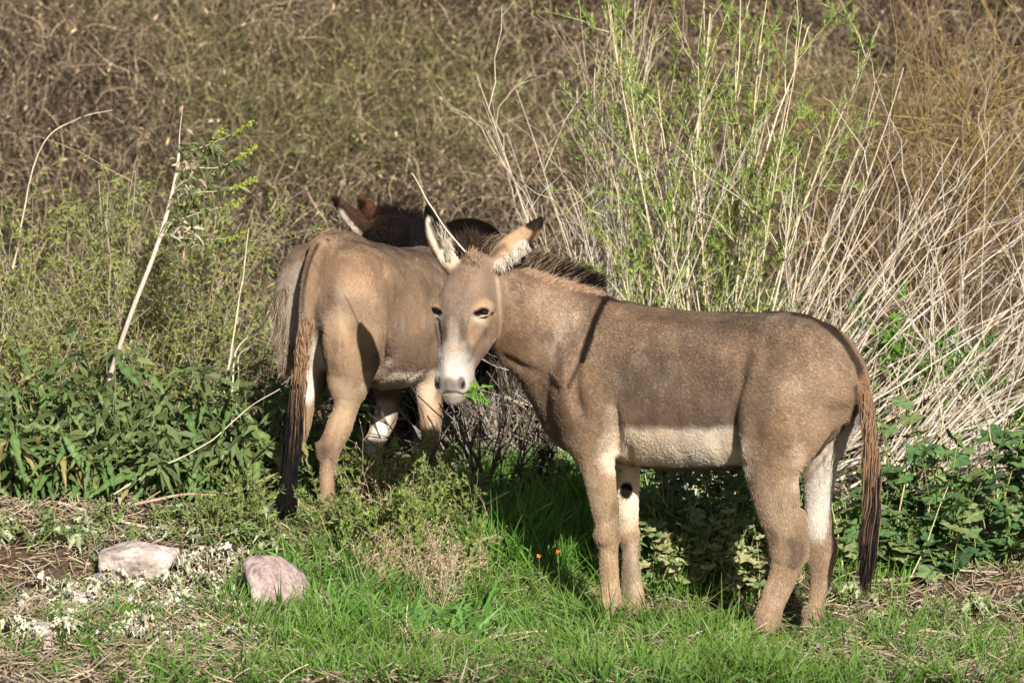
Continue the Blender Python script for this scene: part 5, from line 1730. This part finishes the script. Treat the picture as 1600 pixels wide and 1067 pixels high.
def grass(name, label, n, x0, x1, y0, y1, hgt, wid, col, tip, dens, lean=.5, droop=.35, seed=0, k=3, tuft=0):
    x, Y, px = scatter_ground(n, x0, x1, y0, y1)
    p = np.stack([x, Y, x * 0], 1)
    keep = RNG.random(n) < dens(px, Y, p)
    x, Y, px, p = x[keep], Y[keep], px[keep], p[keep]
    off = 0
    if tuft:
        x, Y, p = np.repeat(x, tuft), np.repeat(Y, tuft), np.repeat(p, tuft, 0)
        sz = np.repeat(RNG.uniform(.4, 1.5, len(p) // tuft), tuft)
        off = RNG.normal(0, 1, (len(x), 3)) * np.array((1, 1, 0))
        x = x + off[:, 0] * .016 * sz
        Y = Y + off[:, 1] * .016 * sz
        off = off * .42
        hgt = hgt * sz
    m = len(x)
    rt = np.stack([x, Y, H(x, Y) - .004], 1)
    cl = np.stack([vn(p, .09, seed + 1), vn(p, .09, seed + 2), np.zeros(m)], 1)
    d = RNG.normal(0, lean * .6, (m, 3)) + cl * lean * 1.4 + np.array((0, 0, 1.0)) + off
    h = hgt * RNG.uniform(.4, 1.25, m) * (1 + .5 * vn(p, .25, seed + 3))
    cc = jc(col, m, .3, .08) * (1 + .25 * vn(p, .3, seed + 4))[:, None]
    a = Acc()
    a.blades(rt, d, h, wid * RNG.uniform(.6, 1.3, m), np.clip(cc, .005, .8), k=k, droop=droop * RNG.uniform(.3, 1.6, m), tipc=tip, mid=.3)
    tag(a.build(name, M_GRASS, None, 'stuff'), label, 'grass')


def d_green(px, Y, p):
    w = smooth01(px, 330, 470) * .85 + .34
    w = w * (1 - .55 * smooth01(px, 1220, 1400))
    w = w * (1 - .85 * smooth01(px, 985, 1020) * smooth01(Y, 11.9, 12.1))
    nz = vn(p, .35, 91) * .5 + vn(p, .12, 92) * .35
    w = w * (1 - .6 * ((np.abs(px - 965) < 45) | (np.abs(px - 1225) < 60)) * (Y > 11.5) * (Y < 12.1))
    bare = smooth01(-px, -400, -330) * smooth01(Y, 12.1, 12.3) * .5
    return np.clip(w * (0.75 + nz) - bare, 0.03, 1)


grass('grass', 'bright green grass in the middle foreground below the donkeys', 4600, -60, 1680, 10.7, 13.4, .12, .0058, (0.075, 0.17, 0.026), (0.19, 0.29, 0.06), d_green, tuft=17, k=4)
grass('tall_grass', 'taller green grass blades behind the forelegs of the side on donkey', 15000, 720, 1010, 12.6, 14.2, .22, .007, (0.075, 0.19, 0.026), (0.17, 0.31, 0.06), lambda px, Y, p: .8 + .4 * vn(p, .2, 93), lean=.4, droop=.4, seed=20, k=4)
grass('tall_grass', 'loose green grass under the belly and by the hind legs', 5000, 1000, 1420, 12.3, 13.6, .16, .006, (0.10, 0.22, 0.03), (0.2, 0.32, 0.07), lambda px, Y, p: .6 + .5 * vn(p, .2, 94), lean=.4, droop=.4, seed=24, k=4)
grass('broad_grass', 'broad dark green grass blades around the front hoof of the rear view donkey', 2600, 440, 760, 11.7, 12.5, .17, .012, (0.075, 0.19, 0.035), (0.16, 0.30, 0.07), lambda px, Y, p: np.clip(.7 + .8 * vn(p, .3, 95), 0, 1), lean=.9, droop=.6, seed=30, k=5)
grass('dry_grass', 'dry straw grass mixed into the green along the bank', 26000, -60, 1680, 10.7, 14.2, .075, .0028, (0.36, 0.285, 0.18), (0.48, 0.39, 0.26), lambda px, Y, p: np.clip(.35 + .7 * vn(p, .25, 96), .05, 1), lean=1.3, droop=.5, seed=40)


def litter():
    n = 30000
    x, Y, px = scatter_ground(n, -60, 1680, 10.7, 14.6)
    pp = np.stack([x, Y, x * 0], 1)
    dens = np.clip(.42 + .25 * smooth01(-px, -480, -330) + .1 * smooth01(px, 1200, 1400) + .5 * vn(pp, .3, 97) + .3 * vn(pp, .12, 98), .04, 1)
    k = RNG.random(n) < dens
    x, Y = x[k], Y[k]
    n = len(x)
    ang = RNG.uniform(0, math.pi, n)
    ln = RNG.uniform(.015, .12, n)
    pts = []
    tiltz = RNG.normal(0, .45, n)
    bend = RNG.normal(0, .3, n)
    lift = RNG.uniform(.002, .035, n)
    for s in np.linspace(-.5, .5, 4):
        xx = x + np.cos(ang) * ln * s - np.sin(ang) * bend * ln * (s * s * 4)
        yy = Y + np.sin(ang) * ln * s * .8 + np.cos(ang) * bend * ln * (s * s * 4)
        pts.append(np.stack([xx, yy, H(xx, yy) + lift + ln * s * tiltz], 1))
    pts = np.stack(pts, 1)
    c = jc((0.29, 0.235, 0.165), n, .55, .06)
    o = hair_np('straw_litter', pts, RNG.uniform(.0008, .0022, n)[:, None] * np.ones((1, 4)), M_SCRUB, None, c)
    tag(o, 'dead straw and twig litter strewn over the bank', 'litter', None, 'stuff')


litter()


def pebbles():
    a = Acc()
    n = 500
    x, Y, px = scatter_ground(n, -60, 1680, 10.7, 13.2)
    for i in range(n):
        r = RNG.uniform(.004, .014)
        th = np.linspace(0, 2 * np.pi, 7)[:-1]
        c = np.array((x[i], Y[i], float(H(x[i], Y[i])) + r * .2))
        pts = np.array([c + (0, 0, -r * .5), c + (0, 0, r * .1), c + (0, 0, r * .5), c + (0, 0, r * .6)])
        a.tube(pts, [r * .8, r, r * .7, .0005], jc((0.38, 0.30, 0.25), 1, .4)[0], 6)
    tag(a.build('pebbles', M_ROCK, None, 'stuff'), 'small pebbles lying between the grass on the bank', 'pebbles')


pebbles()


# bite of fresh green in the mouth
def sprig():
    root_p = P(734, 612, 11.93)
    root = thing('green_sprig', 'feathery bright green sprig held in the mouth of the white muzzled donkey', 'sprig', tuple(root_p))
    st, lf = Acc(), Acc()
    for i in range(13):
        tip = P(RNG.uniform(738, 768), RNG.uniform(592, 634), 11.93 + RNG.uniform(-.03, .03))
        q = catmull([P(722, 617, 11.935), root_p + (tip - root_p) * .5 + RNG.normal(0, .006, 3), tip], 5)
        st.tube(q, np.linspace(.0012, .0005, len(q)), (0.16, 0.32, 0.05), 4)
        m = 26
        s = RNG.uniform(.3, 1, m) * (len(q) - 1.001)
        k = s.astype(int)
        rt = q[k] + (q[k + 1] - q[k]) * (s - k)[:, None]
        T = nrm(q[k + 1] - q[k])
        lf.blades(rt, T + RNG.normal(0, .5, (m, 3)), RNG.uniform(.008, .02, m), .0022, jc((0.17, 0.38, 0.03), m, .25), k=2, droop=.2)
    st.build('stems', M_LEAF, root, 'stuff')
    lf.build('foliage', M_LEAF, root, 'stuff')


sprig()


def flower(px, py, Y, lab):
    c = P(px, py, Y)
    root = thing('orange_flower', lab, 'flower', tuple(c))
    a = Acc()
    g = c.copy()
    g[2] = float(H(c[0], c[1]))
    a.tube([g, (g + c) / 2 + np.array((.004, 0, 0)), c], [.001, .001, .001], (0.12, 0.22, 0.05), 4)
    a.build('stem', M_LEAF, root)
    a = Acc()
    m = 5
    an = np.linspace(0, 2 * np.pi, m + 1)[:-1]
    d = np.stack([np.cos(an), -.5 + 0 * an, np.sin(an) + .2], 1)
    a.blades(np.tile(c, (m, 1)), d, .010, .009, jc((0.62, 0.20, 0.03), m, .1), k=3, droop=.0)
    a.build('petals', M_LEAF, root)


flower(872, 862, 12.25, 'small orange flower in the shaded grass left of the near foreleg')
flower(842, 868, 12.2, 'paler orange flower a little left of the other orange one')

# ---------------------------------------------------------------- animals
front_donkey()
rear_donkey()
dark_donkey()
